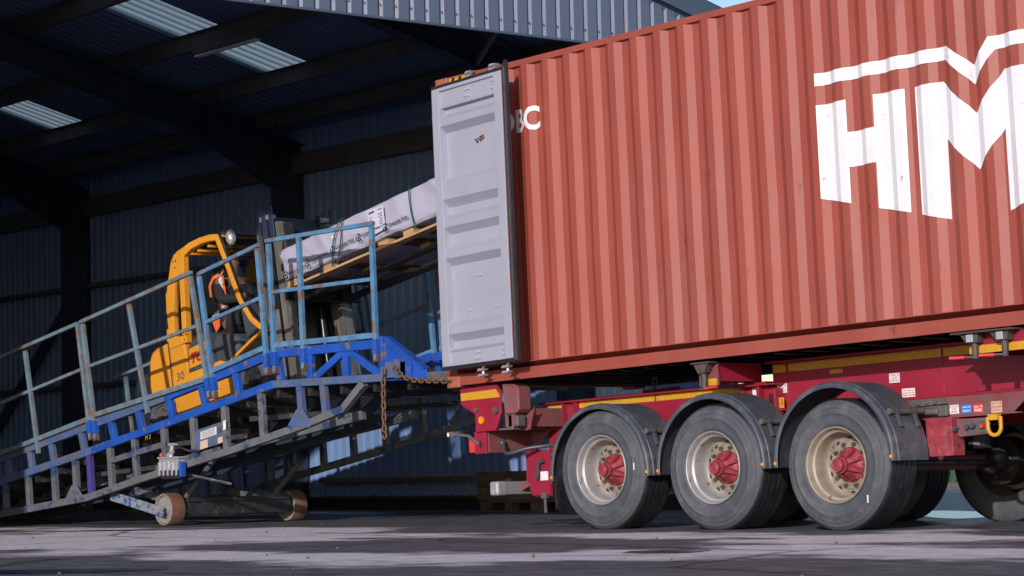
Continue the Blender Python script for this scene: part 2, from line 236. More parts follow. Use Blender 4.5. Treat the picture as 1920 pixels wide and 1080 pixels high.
# ---------------------------------------------------------------- mesh helpers
class MB:
    """collects shapes; build() links them as ONE mesh object. off is added to every vertex."""
    def __init__(s, off=(0, 0, 0)):
        s.v = []; s.f = []; s.off = Vector(off); s.cuts = []; s.auto = True
    def add(s, vs, fs):
        n = len(s.v)
        if s.auto: s.cuts.append((n, len(s.f)))
        s.v += [Vector(p) + s.off for p in vs]; s.f += [[i + n for i in f] for f in fs]; return s
    def box(s, x0, x1, y0, y1, z0, z1):
        return s.add([(x0, y0, z0), (x1, y0, z0), (x1, y1, z0), (x0, y1, z0), (x0, y0, z1), (x1, y0, z1), (x1, y1, z1), (x0, y1, z1)],
                     [(3, 2, 1, 0), (4, 5, 6, 7), (0, 1, 5, 4), (1, 2, 6, 5), (2, 3, 7, 6), (3, 0, 4, 7)])
    def bar(s, p, q, w, h, side=(0, 1, 0)):
        """rectangular bar from p to q; w across `side`, h in the remaining direction"""
        p = Vector(p); q = Vector(q); d = (q - p).normalized(); sd = Vector(side); sd = (sd - d * sd.dot(d)).normalized(); up = d.cross(sd)
        a = sd * (w / 2); b = up * (h / 2)
        return s.add([p - a - b, p + a - b, p + a + b, p - a + b, q - a - b, q + a - b, q + a + b, q - a + b],
                     [(0, 1, 2, 3), (7, 6, 5, 4), (1, 0, 4, 5), (2, 1, 5, 6), (3, 2, 6, 7), (0, 3, 7, 4)])
    def prism(s, poly, a0, a1, plane='xz'):
        """polygon in the named plane pushed along the third axis from a0 to a1"""
        f = {'xz': lambda u, v, a: (u, a, v), 'xy': lambda u, v, a: (u, v, a), 'yz': lambda u, v, a: (a, u, v)}[plane]
        n = len(poly); vs = [f(u, v, a0) for u, v in poly] + [f(u, v, a1) for u, v in poly]
        return s.add(vs, [list(range(n)), list(range(2 * n - 1, n - 1, -1))] + [[(i + 1) % n, i, i + n, (i + 1) % n + n] for i in range(n)])
    def tube(s, pts, r, n=10, closed=False, caps=True):
        pts = [Vector(p) for p in pts]; m = len(pts); rs = r if isinstance(r, (list, tuple)) else [r] * m
        vs = []; fs = []; ref = None
        for i, p in enumerate(pts):
            a = pts[(i - 1) % m] if (closed or i > 0) else p; b = pts[(i + 1) % m] if (closed or i < m - 1) else p
            d = (b - a).normalized()
            if ref is None: ref = Vector((0, 0, 1)) if abs(d.z) < 0.9 else Vector((1, 0, 0))
            x = (ref - d * ref.dot(d)).normalized(); y = d.cross(x); ref = x
            vs += [p + (x * math.cos(2 * math.pi * k / n) + y * math.sin(2 * math.pi * k / n)) * rs[i] for k in range(n)]
        for i in range(m if closed else m - 1):
            j = (i + 1) % m
            fs += [[i * n + k, i * n + (k + 1) % n, j * n + (k + 1) % n, j * n + k] for k in range(n)]
        if not closed and caps: fs += [list(range(n - 1, -1, -1)), [(m - 1) * n + k for k in range(n)]]
        return s.add(vs, fs)
    def cyl(s, p, q, r, n=16): return s.tube([p, q], r, n)
    def lathe(s, prof, c, n=48, a0=0.0, a1=2 * math.pi, close=False):
        """profile (radius, y) turned about the Y axis through c"""
        full = abs(a1 - a0 - 2 * math.pi) < 1e-6; k = n if full else n + 1; m = len(prof); vs = []; fs = []
        for i in range(k):
            a = a0 + (a1 - a0) * i / n
            vs += [(c[0] + r * math.cos(a), c[1] + y, c[2] + r * math.sin(a)) for r, y in prof]
        for i in range(n):
            j = (i + 1) % k
            for q in range(m if close else m - 1):
                q2 = (q + 1) % m; fs.append([i * m + q, j * m + q, j * m + q2, i * m + q2])
        if close and not full: fs += [list(range(m)), list(range(n * m + m - 1, n * m - 1, -1))]
        return s.add(vs, fs)
    def ball(s, c, r, n=12, sc=(1, 1, 1)):
        vs = []; fs = []; h = n // 2
        for i in range(h + 1):
            a = math.pi * i / h
            vs += [(c[0] + sc[0] * r * math.sin(a) * math.cos(2 * math.pi * k / n), c[1] + sc[1] * r * math.sin(a) * math.sin(2 * math.pi * k / n), c[2] + sc[2] * r * math.cos(a)) for k in range(n)]
        for i in range(h):
            fs += [[i * n + k, (i + 1) * n + k, (i + 1) * n + (k + 1) % n, i * n + (k + 1) % n] for k in range(n)]
        return s.add(vs, fs)
    def mark(s):
        """start a new piece for build_each"""
        if s.auto: s.auto = False; s.cuts = []
        s.cuts.append((len(s.v), len(s.f))); return s
    def build_each(s, name, mat, parent=None, **k):
        """every piece becomes an object of its own"""
        c = s.cuts + [(len(s.v), len(s.f))]; out = []
        for (v0, f0), (v1, f1) in zip(c, c[1:]):
            m = MB(); m.v = s.v[v0:v1]; m.f = [[i - v0 for i in f] for f in s.f[f0:f1]]; out.append(m.build(name, mat, parent, **k))
        return out
    def build(s, name, mat, parent=None, smooth=False, bevel=0.0, label=None, recalc=True):
        me = bpy.data.meshes.new(name); me.from_pydata([tuple(p) for p in s.v], [], s.f)
        bm = bmesh.new(); bm.from_mesh(me); bmesh.ops.remove_doubles(bm, verts=bm.verts, dist=1e-5)
        if recalc: bmesh.ops.recalc_face_normals(bm, faces=bm.faces)
        bm.to_mesh(me); bm.free()
        me.materials.append(M[mat] if isinstance(mat, str) else mat)
        if smooth:
            me.polygons.foreach_set('use_smooth', [True] * len(me.polygons))
            try: me.set_sharp_from_angle(angle=R(38))
            except Exception: pass
        o = bpy.data.objects.new(name, me); C.objects.link(o)
        if parent: o.parent = parent
        if bevel:
            b = o.modifiers.new('bevel', 'BEVEL'); b.width = bevel; b.segments = 2; b.limit_method = 'ANGLE'; b.angle_limit = R(40)
        if label: o['label'] = label
        return o

def empty(name, loc=(0, 0, 0), rot=(0, 0, 0)):
    o = bpy.data.objects.new(name, None); C.objects.link(o); o.location = loc; o.rotation_euler = rot; o.empty_display_size = 0.3; return o
def tag(o, label, cat, group=None):
    o['label'] = label; o['category'] = cat
    if group: o['group'] = group
    return o
def struct(o): o['kind'] = 'structure'; return o
def dup(o, parent, delta=(0, 0, 0), label=None):
    c = o.copy(); C.objects.link(c); c.parent = parent; c.location = o.location + Vector(delta)
    if label: c['label'] = label
    for ch in list(o.children):
        d = ch.copy(); C.objects.link(d); d.parent = c
        for g in ch.children:
            e = g.copy(); C.objects.link(e); e.parent = d
    return c

_tc = bpy.data.curves.new('lettering', 'FONT')
_to = bpy.data.objects.new('lettering', _tc); C.objects.link(_to)
def text_mesh(txt, size, bold=0.0, shear=0.0, width=1.0):
    """flat lettering as (verts2d, faces), origin bottom left"""
    _tc.body = txt; _tc.size = size; _tc.offset = bold; _tc.shear = shear; _tc.resolution_u = 4
    dg = bpy.context.evaluated_depsgraph_get(); dg.update()
    me = _to.evaluated_get(dg).to_mesh()
    vs = [(v.co.x * width, v.co.y) for v in me.vertices]; fs = [list(p.vertices) for p in me.polygons]
    _to.evaluated_get(dg).to_mesh_clear()
    return vs, fs
def put_text(mb, txt, size, origin, ux, uy, bold=0.0, shear=0.0, width=1.0):
    vs, fs = text_mesh(txt, size, bold, shear, width); o = Vector(origin); ux = Vector(ux); uy = Vector(uy)
    mb.add([o + ux * x + uy * y for x, y in vs], fs); return mb

# ================================================================ GROUND
g = MB(); g.add([(-700, -700, 0), (700, -700, 0), (700, 900, 0), (-700, 900, 0)], [(0, 1, 2, 3)])
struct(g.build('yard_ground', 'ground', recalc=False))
def puddle(cx, cy, rx, ry, seed, rot=0.0):
    n = 40; vs = []
    for i in range(n):
        a = 2 * math.pi * i / n; k = 1 + 0.45 * noise.noise(Vector((math.cos(a) * 1.6 + seed, math.sin(a) * 1.6, seed)))
        x, y = rx * k * math.cos(a), ry * k * math.sin(a)
        vs.append((cx + x * math.cos(rot) - y * math.sin(rot), cy + x * math.sin(rot) + y * math.cos(rot), 0.004))
    struct(MB().add(vs, [list(range(n))]).build('puddle', 'water', recalc=False))
puddle(2.75, 4.2, 1.5, 0.55, 1.3, -0.75)
puddle(6.25, -3.6, 0.30, 0.24, 4.1, 0.4)
puddle(4.45, -6.95, 0.7, 0.28, 7.7, 0.7)
puddle(-3.6, -0.75, 1.1, 0.20, 9.2, 0.6)
puddle(-7.0, 5.0, 2.2, 0.5, 3.3, -0.1)
# grass bank far beyond the truck
gb = MB(); nx, ny = 60, 10; vs = []; fs = []
for j in range(ny + 1):
    for i in range(nx + 1):
        x = -45 + i * 1.8; y = 18 + j * 1.6; z = 0.10 + 0.16 * j * 0.55 + 0.10 * noise.noise(Vector((x * 0.5, y * 0.5, 0)))
        vs.append((x, y, z))
for j in range(ny):
    for i in range(nx):
        a = j * (nx + 1) + i; fs.append([a, a + 1, a + nx + 2, a + nx + 1])
gb.add(vs, fs); struct(gb.build('grass_bank', 'grass', smooth=True))
kb = MB(); kb.box(-45, 63, 17.86, 18.0, 0, 0.12); struct(kb.build('kerb', 'lichen'))
tf = MB()
for i in range(2600):
    x = random.uniform(-18, 2); y = 18 + random.random() ** 2 * 5; z = 0.08 + 0.055 * (y - 18); h = random.uniform(0.06, 0.2); a = random.uniform(0, 6.28); dx, dy = math.cos(a) * 0.012, math.sin(a) * 0.012
    lx, ly = random.uniform(-.06, .06), random.uniform(-.06, .06)
    tf.add([(x - dx, y - dy, z), (x + dx, y + dy, z), (x + lx, y + ly, z + h)], [(0, 1, 2)])
o = tf.build('grass', 'grass', recalc=False); o['kind'] = 'stuff'; o['label'] = 'green grass blades along the bank beyond the truck'
# grit on the yard
pb = MB()
for i in range(90):
    x = random.uniform(-6, 11); y = random.uniform(-7.2, 1.0); r = random.choice([0.004, 0.005, 0.007, 0.011])
    pb.ball((x, y, r * 0.6), r, 6, (1.2, 1, 0.8))
o = pb.build('loose_grit', 'lichen'); o['kind'] = 'stuff'; o['label'] = 'small loose stones scattered over the yard'

# ================================================================ WAREHOUSE  (local x = along the back wall, y = towards the front, z up)
wh = empty('warehouse', (-2.0, 6.0, 0), (0, 0, R(176)))
tag(wh, 'open ended dark portal frame warehouse with blue grey cladding behind the ramp', 'warehouse')
LEN, SPAN, EAVE, K = 22.0, 14.0, 5.30, 0.265
def rz(t): return EAVE + K * min(t, SPAN - t)
def sheet_profile(a0, a1, pitch, pts):
    """breakpoints (a, depth) of a trapezoidal sheet between a0 and a1"""
    out = []; n = int(math.floor(a0 / pitch)) - 1
    while n * pitch < a1 + pitch:
        for q, d in pts:
            a = n * pitch + q
            out.append((a, d))
        n += 1
    def at(x):
        for (p, e), (q, f) in zip(out, out[1:]):
            if p <= x <= q: return e + (f - e) * (x - p) / max(1e-9, q - p)
        return 0.0
    return [(a0, at(a0))] + [(a, d) for a, d in out if a0 + 1e-4 < a < a1 - 1e-4] + [(a1, at(a1))]
WALLP = [(0.0, 0.0), (0.128, 0.0), (0.145, -0.034), (0.183, -0.034)]
def wall_sheet(mb, a0, a1, z0, z1, f, prof=WALLP):
    p = sheet_profile(a0, a1, 0.2, prof); vs = []; fs = []
    for a, d in p: vs += [f(a, d, z0), f(a, d, z1(a) if callable(z1) else z1)]
    for i in range(len(p) - 1): fs.append([2 * i, 2 * i + 2, 2 * i + 3, 2 * i + 1])
    mb.add(vs, fs)
b = MB(); wall_sheet(b, 0, LEN, 0.19, 5.56, lambda a, d, z: (a, d, z)); b.build('back_wall_sheeting', 'clad_in', wh, recalc=False)
b = MB(); wall_sheet(b, 1.45, 2.35, 0.20, 2.6, lambda a, d, z: (a, d + 0.012, z)); b.build('paler_sheet', 'clad_pale', wh, recalc=False, label='paler blue sheet')  # paler sheet laid over part of the back wall
MB().box(0, LEN, -0.2, -0.06, 0, 0.188).build('plinth', 'plinth', wh)
b = MB()
for i in range(160):
    s_ = i * LEN / 160; b.ball((s_, -0.03, 0.17 + 0.02 * noise.noise(Vector((s_ * 3, 0, 0)))), 0.05, 8, (2.2, 0.8, 0.8))
b.build('moss_line', 'moss', wh)
MB().box(0.3, 8.4, 0.004, 0.075, 0.385, 0.45).build('timber_rail', 'timber_rail', wh, bevel=0.006)
for z in (2.05, 3.70): MB().box(8.95, LEN, 0.003, 0.14, z - 0.035, z + 0.035).build('girt', 'purlin', wh)
MB().box(0.1, LEN, 0.003, 0.15, 4.86, 5.16).build('eaves_beam', 'purlin', wh)
# far end wall, front wall, gable panel beside the opening
b = MB(); wall_sheet(b, 0, SPAN, 0.0, lambda a: rz(a) + 0.2, lambda a, d, z: (LEN - d, a, z)); b.build('end_wall_sheeting', 'clad_in', wh, recalc=False)
b = MB(); wall_sheet(b, 0, LEN, 0.0, 5.56, lambda a, d, z: (a, SPAN - d, z)); b.build('front_wall_sheeting', 'clad_in', wh, recalc=False)
# frames
for s_ in (2.45, 8.85, 15.3, 21.7):
    b = MB(); b.box(s_ - 0.1, s_ + 0.1, 0.44, 0.455, 0, 5.2).box(s_ - 0.1, s_ + 0.1, 0.02, 0.035, 0, 5.2).box(s_ - 0.006, s_ + 0.006, 0.035, 0.44, 0, 5.2)
    b.box(s_ - 0.17, s_ + 0.17, 0.0, 0.50, 0, 0.02)
    b.build('column', 'frame_steel', wh)
    b = MB(); poly = [(0.46, 4.68), (1.88, 5.43), (7.0, 5.43 + K * 5.12), (7.0, EAVE + K * 7), (0.0, EAVE), (0.0, 5.2), (0.46, 5.2)]
    b.prism(poly, s_ - 0.006, s_ + 0.006, 'yz')
    b.prism([(SPAN - y, z) for y, z in poly], s_ - 0.006, s_ + 0.006, 'yz')
    for p, q in (((0.46, 4.672), (1.88, 5.422)), ((1.88, 5.422), (7.0, 5.422 + K * 5.12)), ((0.0, EAVE - 0.008), (7.0, EAVE + K * 7 - 0.008))):
        b.bar((s_, p[0], p[1]), (s_, q[0], q[1]), 0.2, 0.016, (1, 0, 0)); b.bar((s_, SPAN - p[0], p[1]), (s_, SPAN - q[0], q[1]), 0.2, 0.016, (1, 0, 0))
    b.build('rafter', 'frame_steel', wh)
PT = [0.7, 1.7, 3.05, 4.5, 6.0, 8.0, 9.5, 10.95, 12.3, 13.3]
for t in PT:
    z = rz(t); b = MB(); b.box(0.02, LEN, t - 0.004, t + 0.004, z, z + 0.215).box(0.02, LEN, t - 0.07, t - 0.004, z, z + 0.006).box(0.02, LEN, t + 0.004, t + 0.07, z + 0.209, z + 0.215)
    b.build('purlin', 'purlin', wh)
for s_, t, d in ((2.45, 1.7, 0.5), (8.85, 1.7, 0.55), (8.85, 0.7, 0.5), (15.3, 1.7, 0.55), (15.3, 0.7, 0.5)):
    zb = 5.43 + K * (t - 1.88) if t > 1.8 else 4.68 + (t - 0.46) * 0.528
    MB().bar((s_ + 0.02, t, zb + 0.02), (s_ - d, t + 0.01, rz(t) + 0.03), 0.05, 0.05).build('fly_brace', 'steel_dark' if s_ > 3 else 'steel_grey', wh)
MB().bar((15.6, 0.1, 3.6), (19.6, 0.1, 0.6), 0.03, 0.22, (0, 1, 0)).build('wall_brace', 'frame_steel', wh)
# roof sheet in strips, with the rooflight bays left open
ROOFP = [(0.0, 0.0), (0.06, 0.0), (0.09, 0.045), (0.155, 0.045), (0.185, 0.0)]
LIGHTS = [(6.1, 7.1, 1.45, 6.6), (12.3, 13.3, 1.45, 3.2), (0.8, 2.0, 8.0, 13.2), (3.2, 5.0, 8.0, 13.2), (8.2, 10.3, 8.0, 13.2), (14.0, 15.0, 8.0, 13.2), (15.6, 16.8, 8.0, 13.2), (18.2, 19.4, 8.0, 13.2)]  # front slope bays are added, unseen, to let more light in
def roof_strip(mb, s0, s1, t0, t1, dz=0.0):
    p = sheet_profile(s0, s1, 0.2, ROOFP); vs = []; fs = []
    ts = [t0] + ([7.0] if t0 < 7.0 < t1 else []) + [t1]; m = len(ts)
    for a, d in p: vs += [(a, t, EAVE + 0.22 + K * min(t, SPAN - t) + d + dz) for t in ts]
    for i in range(len(p) - 1):
        for q in range(m - 1): fs.append([i * m + q, (i + 1) * m + q, (i + 1) * m + q + 1, i * m + q + 1])
    mb.add(vs, fs)
rb = MB(); cut = [-0.1]
for l in sorted(LIGHTS): cut += [l[0], l[1]]
cut += [LEN + 0.1]; LIGHTS = sorted(LIGHTS)
for i in range(0, len(cut), 2): roof_strip(rb, cut[i], cut[i + 1], -0.25, SPAN + 0.2)
for s0, s1, t0, t1 in LIGHTS:
    roof_strip(rb, s0, s1, -0.25, t0); roof_strip(rb, s0, s1, t1, SPAN + 0.2)
rb.build('roof_sheeting', 'roof_in', wh, recalc=False)
for s0, s1, t0, t1 in LIGHTS:
    b = MB(); roof_strip(b, s0, s1, t0 - 0.02, t1 + 0.02, 0.01); b.build('rooflight', 'rooflight' if t0 < 7 else 'rooflight_fill', wh, recalc=False)  # the rooflight_fill ones are the added, unseen front slope lights
# gable cladding above the opening, its side panel, the flashing on the verge
GABP = [(0.0, 0.0), (0.125, 0.0), (0.128, 0.032), (0.155, 0.032), (0.19, 0.0)]
b = MB(); wall_sheet(b, 0, SPAN, 5.27, lambda a: rz(a) + 0.36, lambda a, d, z: (-0.04 + d, -a + SPAN, z), GABP)
b.build('gable_cladding', 'clad', wh, recalc=False)
MB().box(0.0, 0.14, 0.02, SPAN, 5.28, 5.5).build('header_rail', 'frame_steel', wh)
MB().box(-0.05, -0.01, 0.0, SPAN, 5.245, 5.27).build('drip_flashing', 'flashing', wh)
b = MB()
for i in range(70):
    t = i * 0.2 + 0.085 - 0.0; b.ball((-0.046, SPAN - t - 0.06, 5.40 + 0.0), 0.011, 6)
    b.ball((-0.046, SPAN - t - 0.06, 5.95), 0.011, 6)
b.build('fixing_screws', 'flashing', wh)
b = MB(); poly = [(-0.3, 5.60 - 0.3 * K), (7.0, 5.60 + 7 * K), (7.0, 5.86 + 7 * K), (-0.3, 5.86 - 0.3 * K)]
b.prism(poly, -0.075, -0.055, 'yz'); b.prism([(SPAN - y, z) for y, z in poly], -0.075, -0.055, 'yz')
b.bar((0.03, -0.3, 5.86 - 0.3 * K), (0.03, 7, 5.86 + 7 * K), 0.21, 0.012, (1, 0, 0)); b.bar((0.03, SPAN + 0.3, 5.86 - 0.3 * K), (0.03, 7, 5.86 + 7 * K), 0.21, 0.012, (1, 0, 0))
b.build('verge_flashing', 'flashing', wh)
MB().box(-0.07, 0.14, -0.12, 0.02, 0.0, 5.8).build('corner_flashing', 'flashing', wh)
# added panels out of view on the left, keeping sun off the back wall
def FL(x, y): q = Vector((x, y, 0)) - Vector((-2, 6, 0)); return q.dot(Vector((-math.cos(R(4)), math.sin(R(4)), 0))), q.dot(Vector((-math.sin(R(4)), -math.cos(R(4)), 0)))
def sun_blocker(mb, x0, x1, z0, z1):
    a, b_ = FL(x0, -8.05), FL(x1, -8.05)
    mb.add([(a[0], a[1], z0), (b_[0], b_[1], z0), (b_[0], b_[1], z1), (a[0], a[1], z1), (a[0], a[1] + 0.08, z0), (b_[0], b_[1] + 0.08, z0), (b_[0], b_[1] + 0.08, z1), (a[0], a[1] + 0.08, z1)], [(0, 1, 2, 3), (7, 6, 5, 4), (0, 4, 5, 1), (1, 5, 6, 2), (2, 6, 7, 3), (3, 7, 4, 0)])
b = MB(); sun_blocker(b, -3.4, 1.15, 6.08, 7.4); sun_blocker(b, 1.15, 4.42, 6.26, 7.4); b.build('sun_blocker_fascia', 'clad', wh)
a1, a2 = FL(-3.4, -8.05), FL(4.42, -8.05)
b = MB(); b.add([(a1[0], a1[1] + 0.09, 7.38), (a2[0], a2[1] + 0.09, 7.38), (a2[0], a2[1] + 2.6, 7.1), (a1[0], a1[1] + 2.6, 7.1)], [(0, 1, 2, 3)]); b.build('sun_blocker_roof', 'roof_in', wh, recalc=False)

# unlit strip light under a purlin
Ew = Vector((-math.cos(R(4)), math.sin(R(4)), 0)); Nw = Vector((-math.sin(R(4)), -math.cos(R(4)), 0))
def WH(s_, t, z): return Vector((-2, 6, 0)) + Ew * s_ + Nw * t + Vector((0, 0, z))
st = empty('strip_light', WH(5.9, 3.05, rz(3.05) - 0.002), (0, 0, R(176)))
tag(st, 'unlit grey strip light under a roof purlin between the rooflights', 'strip light')
MB().box(-0.78, 0.78, -0.05, 0.05, -0.075, 0).build('housing', 'steel_grey', st, bevel=0.008)
b = MB(); b.cyl((-0.74, -0.025, -0.10), (0.74, -0.025, -0.10), 0.016, 10).cyl((-0.74, 0.03, -0.10), (0.74, 0.03, -0.10), 0.016, 10); b.build_each('fluorescent_tube', 'label_white', st, smooth=True)

# dark pallet stack by the back wall
pl = empty('pallet_stack', (-4.78, 5.60, 0), (0, 0, R(-4)))
tag(pl, 'dark old wooden pallet with board sides on the ground behind the trailer tail', 'pallet')
b = MB()
for x in (-0.56, -0.06, 0.43):
    for y in (-0.45, 0.05, 0.5): b.box(x, x + 0.13, y - 0.06, y + 0.06, 0.022, 0.12)
b.build_each('block', 'wood_old', pl, bevel=0.005)
b = MB()
for y in (-0.5, -0.05, 0.45): b.box(-0.57, 0.57, y, y + 0.1, 0, 0.022)
b.build_each('base_board', 'wood_old', pl)
b = MB().box(-0.58, 0.58, -0.52, 0.55, 0.12, 0.145); b.box(-0.58, 0.58, -0.54, -0.515, 0.15, 0.30).box(-0.58, 0.58, 0.53, 0.555, 0.15, 0.30); b.build_each('lower_board', 'wood_old', pl, bevel=0.004)
b = MB().box(-0.58, 0.58, -0.545, -0.52, 0.325, 0.50).box(-0.58, 0.58, 0.535, 0.56, 0.325, 0.50).box(0.555, 0.58, -0.52, 0.535, 0.16, 0.50).box(-0.58, -0.555, -0.52, 0.535, 0.16, 0.50); b.build_each('upper_board', 'wood_old', pl, bevel=0.004)

# ================================================================ CONTAINER (local x = along, y = across, z = up; rear bottom near corner = origin)
TILT = -0.0308152; Z0 = 1.292534
ct = empty('shipping_container', (0, 0, Z0), (0, TILT, 0))
tag(ct, 'terracotta red corrugated shipping container with open rear door and white lettering on trailer', 'container')
L_, W_, H_ = 12.19, 2.438, 2.896
U0, PITCH, DEP = 1.2574, 0.2784, 0.036
def side_pts():
    pts = [(0.13, 0.0)]; i = -4
    while True:
        a = U0 + PITCH * i
        if a + PITCH > L_ - 0.1: break
        if a > 0.13: pts += [(a, 0.0), (a + 0.068, DEP), (a + 0.138, DEP), (a + 0.206, 0.0)]
        i += 1
    return pts + [(L_ - 0.1, 0.0)]
SP = side_pts()
def prof(u):
    for (a, d), (b_, e) in zip(SP, SP[1:]):
        if a <= u <= b_: return d + (e - d) * (u - a) / max(1e-9, b_ - a)
    return 0.0
def side_sheet(f, z0=0.168, z1=2.838):
    b = MB(); vs = []; fs = []; zs = [z0 + (z1 - z0) * k / 12 for k in range(13)]; m = 13
    for u, d in SP:
        for z in zs: vs.append(f(u, d + 0.007 * noise.noise(Vector((u * 1.7, z * 1.3, 2.0))) * min(1, (z - z0) * 3, (z1 - z) * 3), z))
    for i in range(len(SP) - 1):
        for q in range(m - 1): fs.append([i * m + q, (i + 1) * m + q, (i + 1) * m + q + 1, i * m + q + 1])
    return b.add(vs, fs)
side_sheet(lambda u, d, z: (u, d, z)).build('side_panel', 'terracotta', ct, recalc=False)
side_sheet(lambda u, d, z: (u, W_ - d, z)).build('side_panel', 'terracotta', ct, recalc=False)
# weld seams on the near side
b = MB()
for k in range(0, 12):
    u = U0 + PITCH * (4 * k - 3) + 0.10
    if 0.3 < u < L_ - 0.3: b.box(u - 0.0025, u + 0.0025, DEP - 0.0035, DEP + 0.002, 0.17, 2.83)
b.build('weld_seam', 'terracotta', ct)
# rails
for y0, sgn in ((0.0, 1), (W_, -1)):
    b = MB(); b.box(0.16, L_ - 0.16, *sorted((y0, y0 + sgn * 0.06)), 2.836, 2.893); b.build('top_rail', 'terracotta', ct, bevel=0.006)
    b = MB(); po = [(0.0, 0.016), (0.0, 0.117), (0.21, 0.117), (0.0, 0.164), (-0.004, 0.164), (-0.004, 0.170), (0.23, 0.170), (0.23, 0.11), (0.008, 0.11), (0.008, 0.024), (0.05, 0.024), (0.05, 0.016)]
    b.prism([(y0 + sgn * y, z) for y, z in po], 0.16, L_ - 0.16, 'yz'); b.build('bottom_rail', 'terracotta', ct)
# posts, castings, end frames
for x in (0.0, L_ - 0.14):
    for y in (0.0, W_ - 0.14):
        MB().box(x + 0.003, x + 0.137, y + 0.003, y + 0.137, 0.115, 2.78).build('corner_post', 'terracotta', ct, bevel=0.008)
def casting(x, y, z, sx, sy):
    c = MB(); c.box(x, x + 0.178, y, y + 0.162, z, z + 0.118); o = c.build('corner_casting', 'terracotta_rusty', ct, bevel=0.012)
    h = MB(); ox = x + 0.09; pts = [(ox + 0.026 * math.cos(a) , z + 0.059 + (0.022 if math.sin(a) > 0 else -0.022) + 0.026 * math.sin(a)) for a in [2 * math.pi * k / 20 for k in range(20)]]
    yy = -0.003 if y < 0.5 else y + 0.162
    h.prism(pts, yy, yy + 0.003, 'xz'); h.build('slot', 'rubber', o)
    return o
for x in (-0.006, L_ - 0.172):
    for y in (-0.006, W_ - 0.156):
        for z in (0.0, H_ - 0.118): casting(x, y, z, 1, 1)
MB().box(0.02, 0.13, 0.14, W_ - 0.14, 2.76, 2.87).build('rear_header', 'terracotta', ct, bevel=0.006)
MB().box(0.02, 0.16, 0.14, W_ - 0.14, 0.02, 0.15).build('rear_sill', 'terracotta_rusty', ct, bevel=0.006)
MB().box(0.1, L_ - 0.1, 0.05, W_ - 0.05, 2.872, 2.884).build('roof_panel', 'terracotta', ct)
MB().box(L_ - 0.06, L_ - 0.04, 0.1, W_ - 0.1, 0.02, 2.85).build('front_panel', 'terracotta', ct)
MB().box(0.1, L_ - 0.1, 0.121, W_ - 0.121, 0.142, 0.168).build('floor', 'wood_old', ct)
b0 = MB().box(0.5, 0.51, 0.235, W_ - 0.235, 0.012, 0.139).box(0.51, 0.555, 0.235, W_ - 0.235, 0.012, 0.020).box(0.51, 0.555, 0.235, W_ - 0.235, 0.133, 0.139).build('crossmember', 'rubber', ct)
for k in range(1, 38): dup(b0, ct, (0.30 * k, 0, 0))
# hazard tape on the near top rail
b = MB()
b.box(0.20, 0.56, -0.0085, -0.007, 2.795, 2.875); hz = b.build('hazard_tape', 'yellow_tape', ct)
b = MB()
for k in range(4):
    x = 0.215 + k * 0.095; b.prism([(x, 2.796), (x + 0.04, 2.796), (x + 0.075, 2.874), (x + 0.035, 2.874)], -0.0105, -0.009, 'xz')
b.build_each('black_stripe', 'ink_black', hz)
MB().box(0.17, 0.60, -0.0065, 0.02, 2.782, 2.836).build('header_plate', 'terracotta_rusty', ct)

# painted markings draped over the corrugation
def drape(vs2, fs2, name, mat, off=0.0025):
    bm = bmesh.new(); vv = [bm.verts.new((u, 0, z)) for u, z in vs2]
    for f in fs2:
        try: bm.faces.new([vv[i] for i in f])
        except ValueError: pass
    bmesh.ops.triangulate(bm, faces=bm.faces[:]); us = [u for u, z in vs2]; lo, hi = min(us), max(us)
    for a, d in SP:
        if lo < a < hi:
            bmesh.ops.bisect_plane(bm, geom=bm.verts[:] + bm.edges[:] + bm.faces[:], plane_co=(a, 0, 0), plane_no=(1, 0, 0), dist=1e-5)
    bmesh.ops.triangulate(bm, faces=bm.faces[:])
    for v in bm.verts: v.co.y = prof(v.co.x) - off + 0.004 * 0
    me = bpy.data.meshes.new(name); bm.to_mesh(me); bm.free(); me.materials.append(M[mat])
    o = bpy.data.objects.new(name, me); C.objects.link(o); o.parent = ct; return o
def polyset(polys):
    vs = []; fs = []
    for p in polys: fs.append(list(range(len(vs), len(vs) + len(p)))); vs += p
    return vs, fs
Hp = [[(4.598, 1.925), (4.895, 1.925), (4.895, 1.667), (4.895, 1.391), (4.895, 1.105), (4.598, 1.177)], [(4.895, 1.667), (5.169, 1.667), (5.169, 1.391), (4.895, 1.391)], [(5.169, 1.922), (5.470, 1.918), (5.467, 0.961), (5.167, 1.032), (5.169, 1.391), (5.169, 1.667)]]
Mp = [[(5.557, 1.917), (5.828, 1.917), (5.836, 1.474), (5.832, 0.863), (5.556, 0.934)], [(5.828, 1.917), (6.117, 1.630), (6.114, 1.204), (5.836, 1.474)], [(6.117, 1.630), (6.391, 1.918), (6.366, 1.475), (6.114, 1.204)], [(6.391, 1.918), (6.66, 1.917), (6.66, 0.935), (6.366, 0.864), (6.366, 1.475)]]
Bp = [[(4.598, 2.18), (5.890, 2.179), (5.870, 2.075), (4.598, 2.079)], [(5.890, 2.179), (6.121, 1.993), (6.119, 1.846), (5.870, 2.075)], [(6.121, 1.993), (6.281, 2.178), (6.322, 2.075), (6.119, 1.846)], [(6.281, 2.178), (6.97, 2.178), (6.97, 2.075), (6.322, 2.075)]]
D2 = 1.19
Bp2 = [[(6.97, 2.178), (7.08, 2.178), (7.06, 2.075), (6.97, 2.075)], [(7.08, 2.179), (7.311, 1.993), (7.309, 1.846), (7.06, 2.075)], [(7.311, 1.993), (7.471, 2.178), (7.512, 2.075), (7.309, 1.846)], [(7.471, 2.178), (7.9, 2.178), (7.9, 2.075), (7.512, 2.075)]]
drape(*polyset(Hp), 'logo_letter', 'white_mark', 0.006)
drape(*polyset(Mp), 'logo_letter', 'white_mark', 0.006)
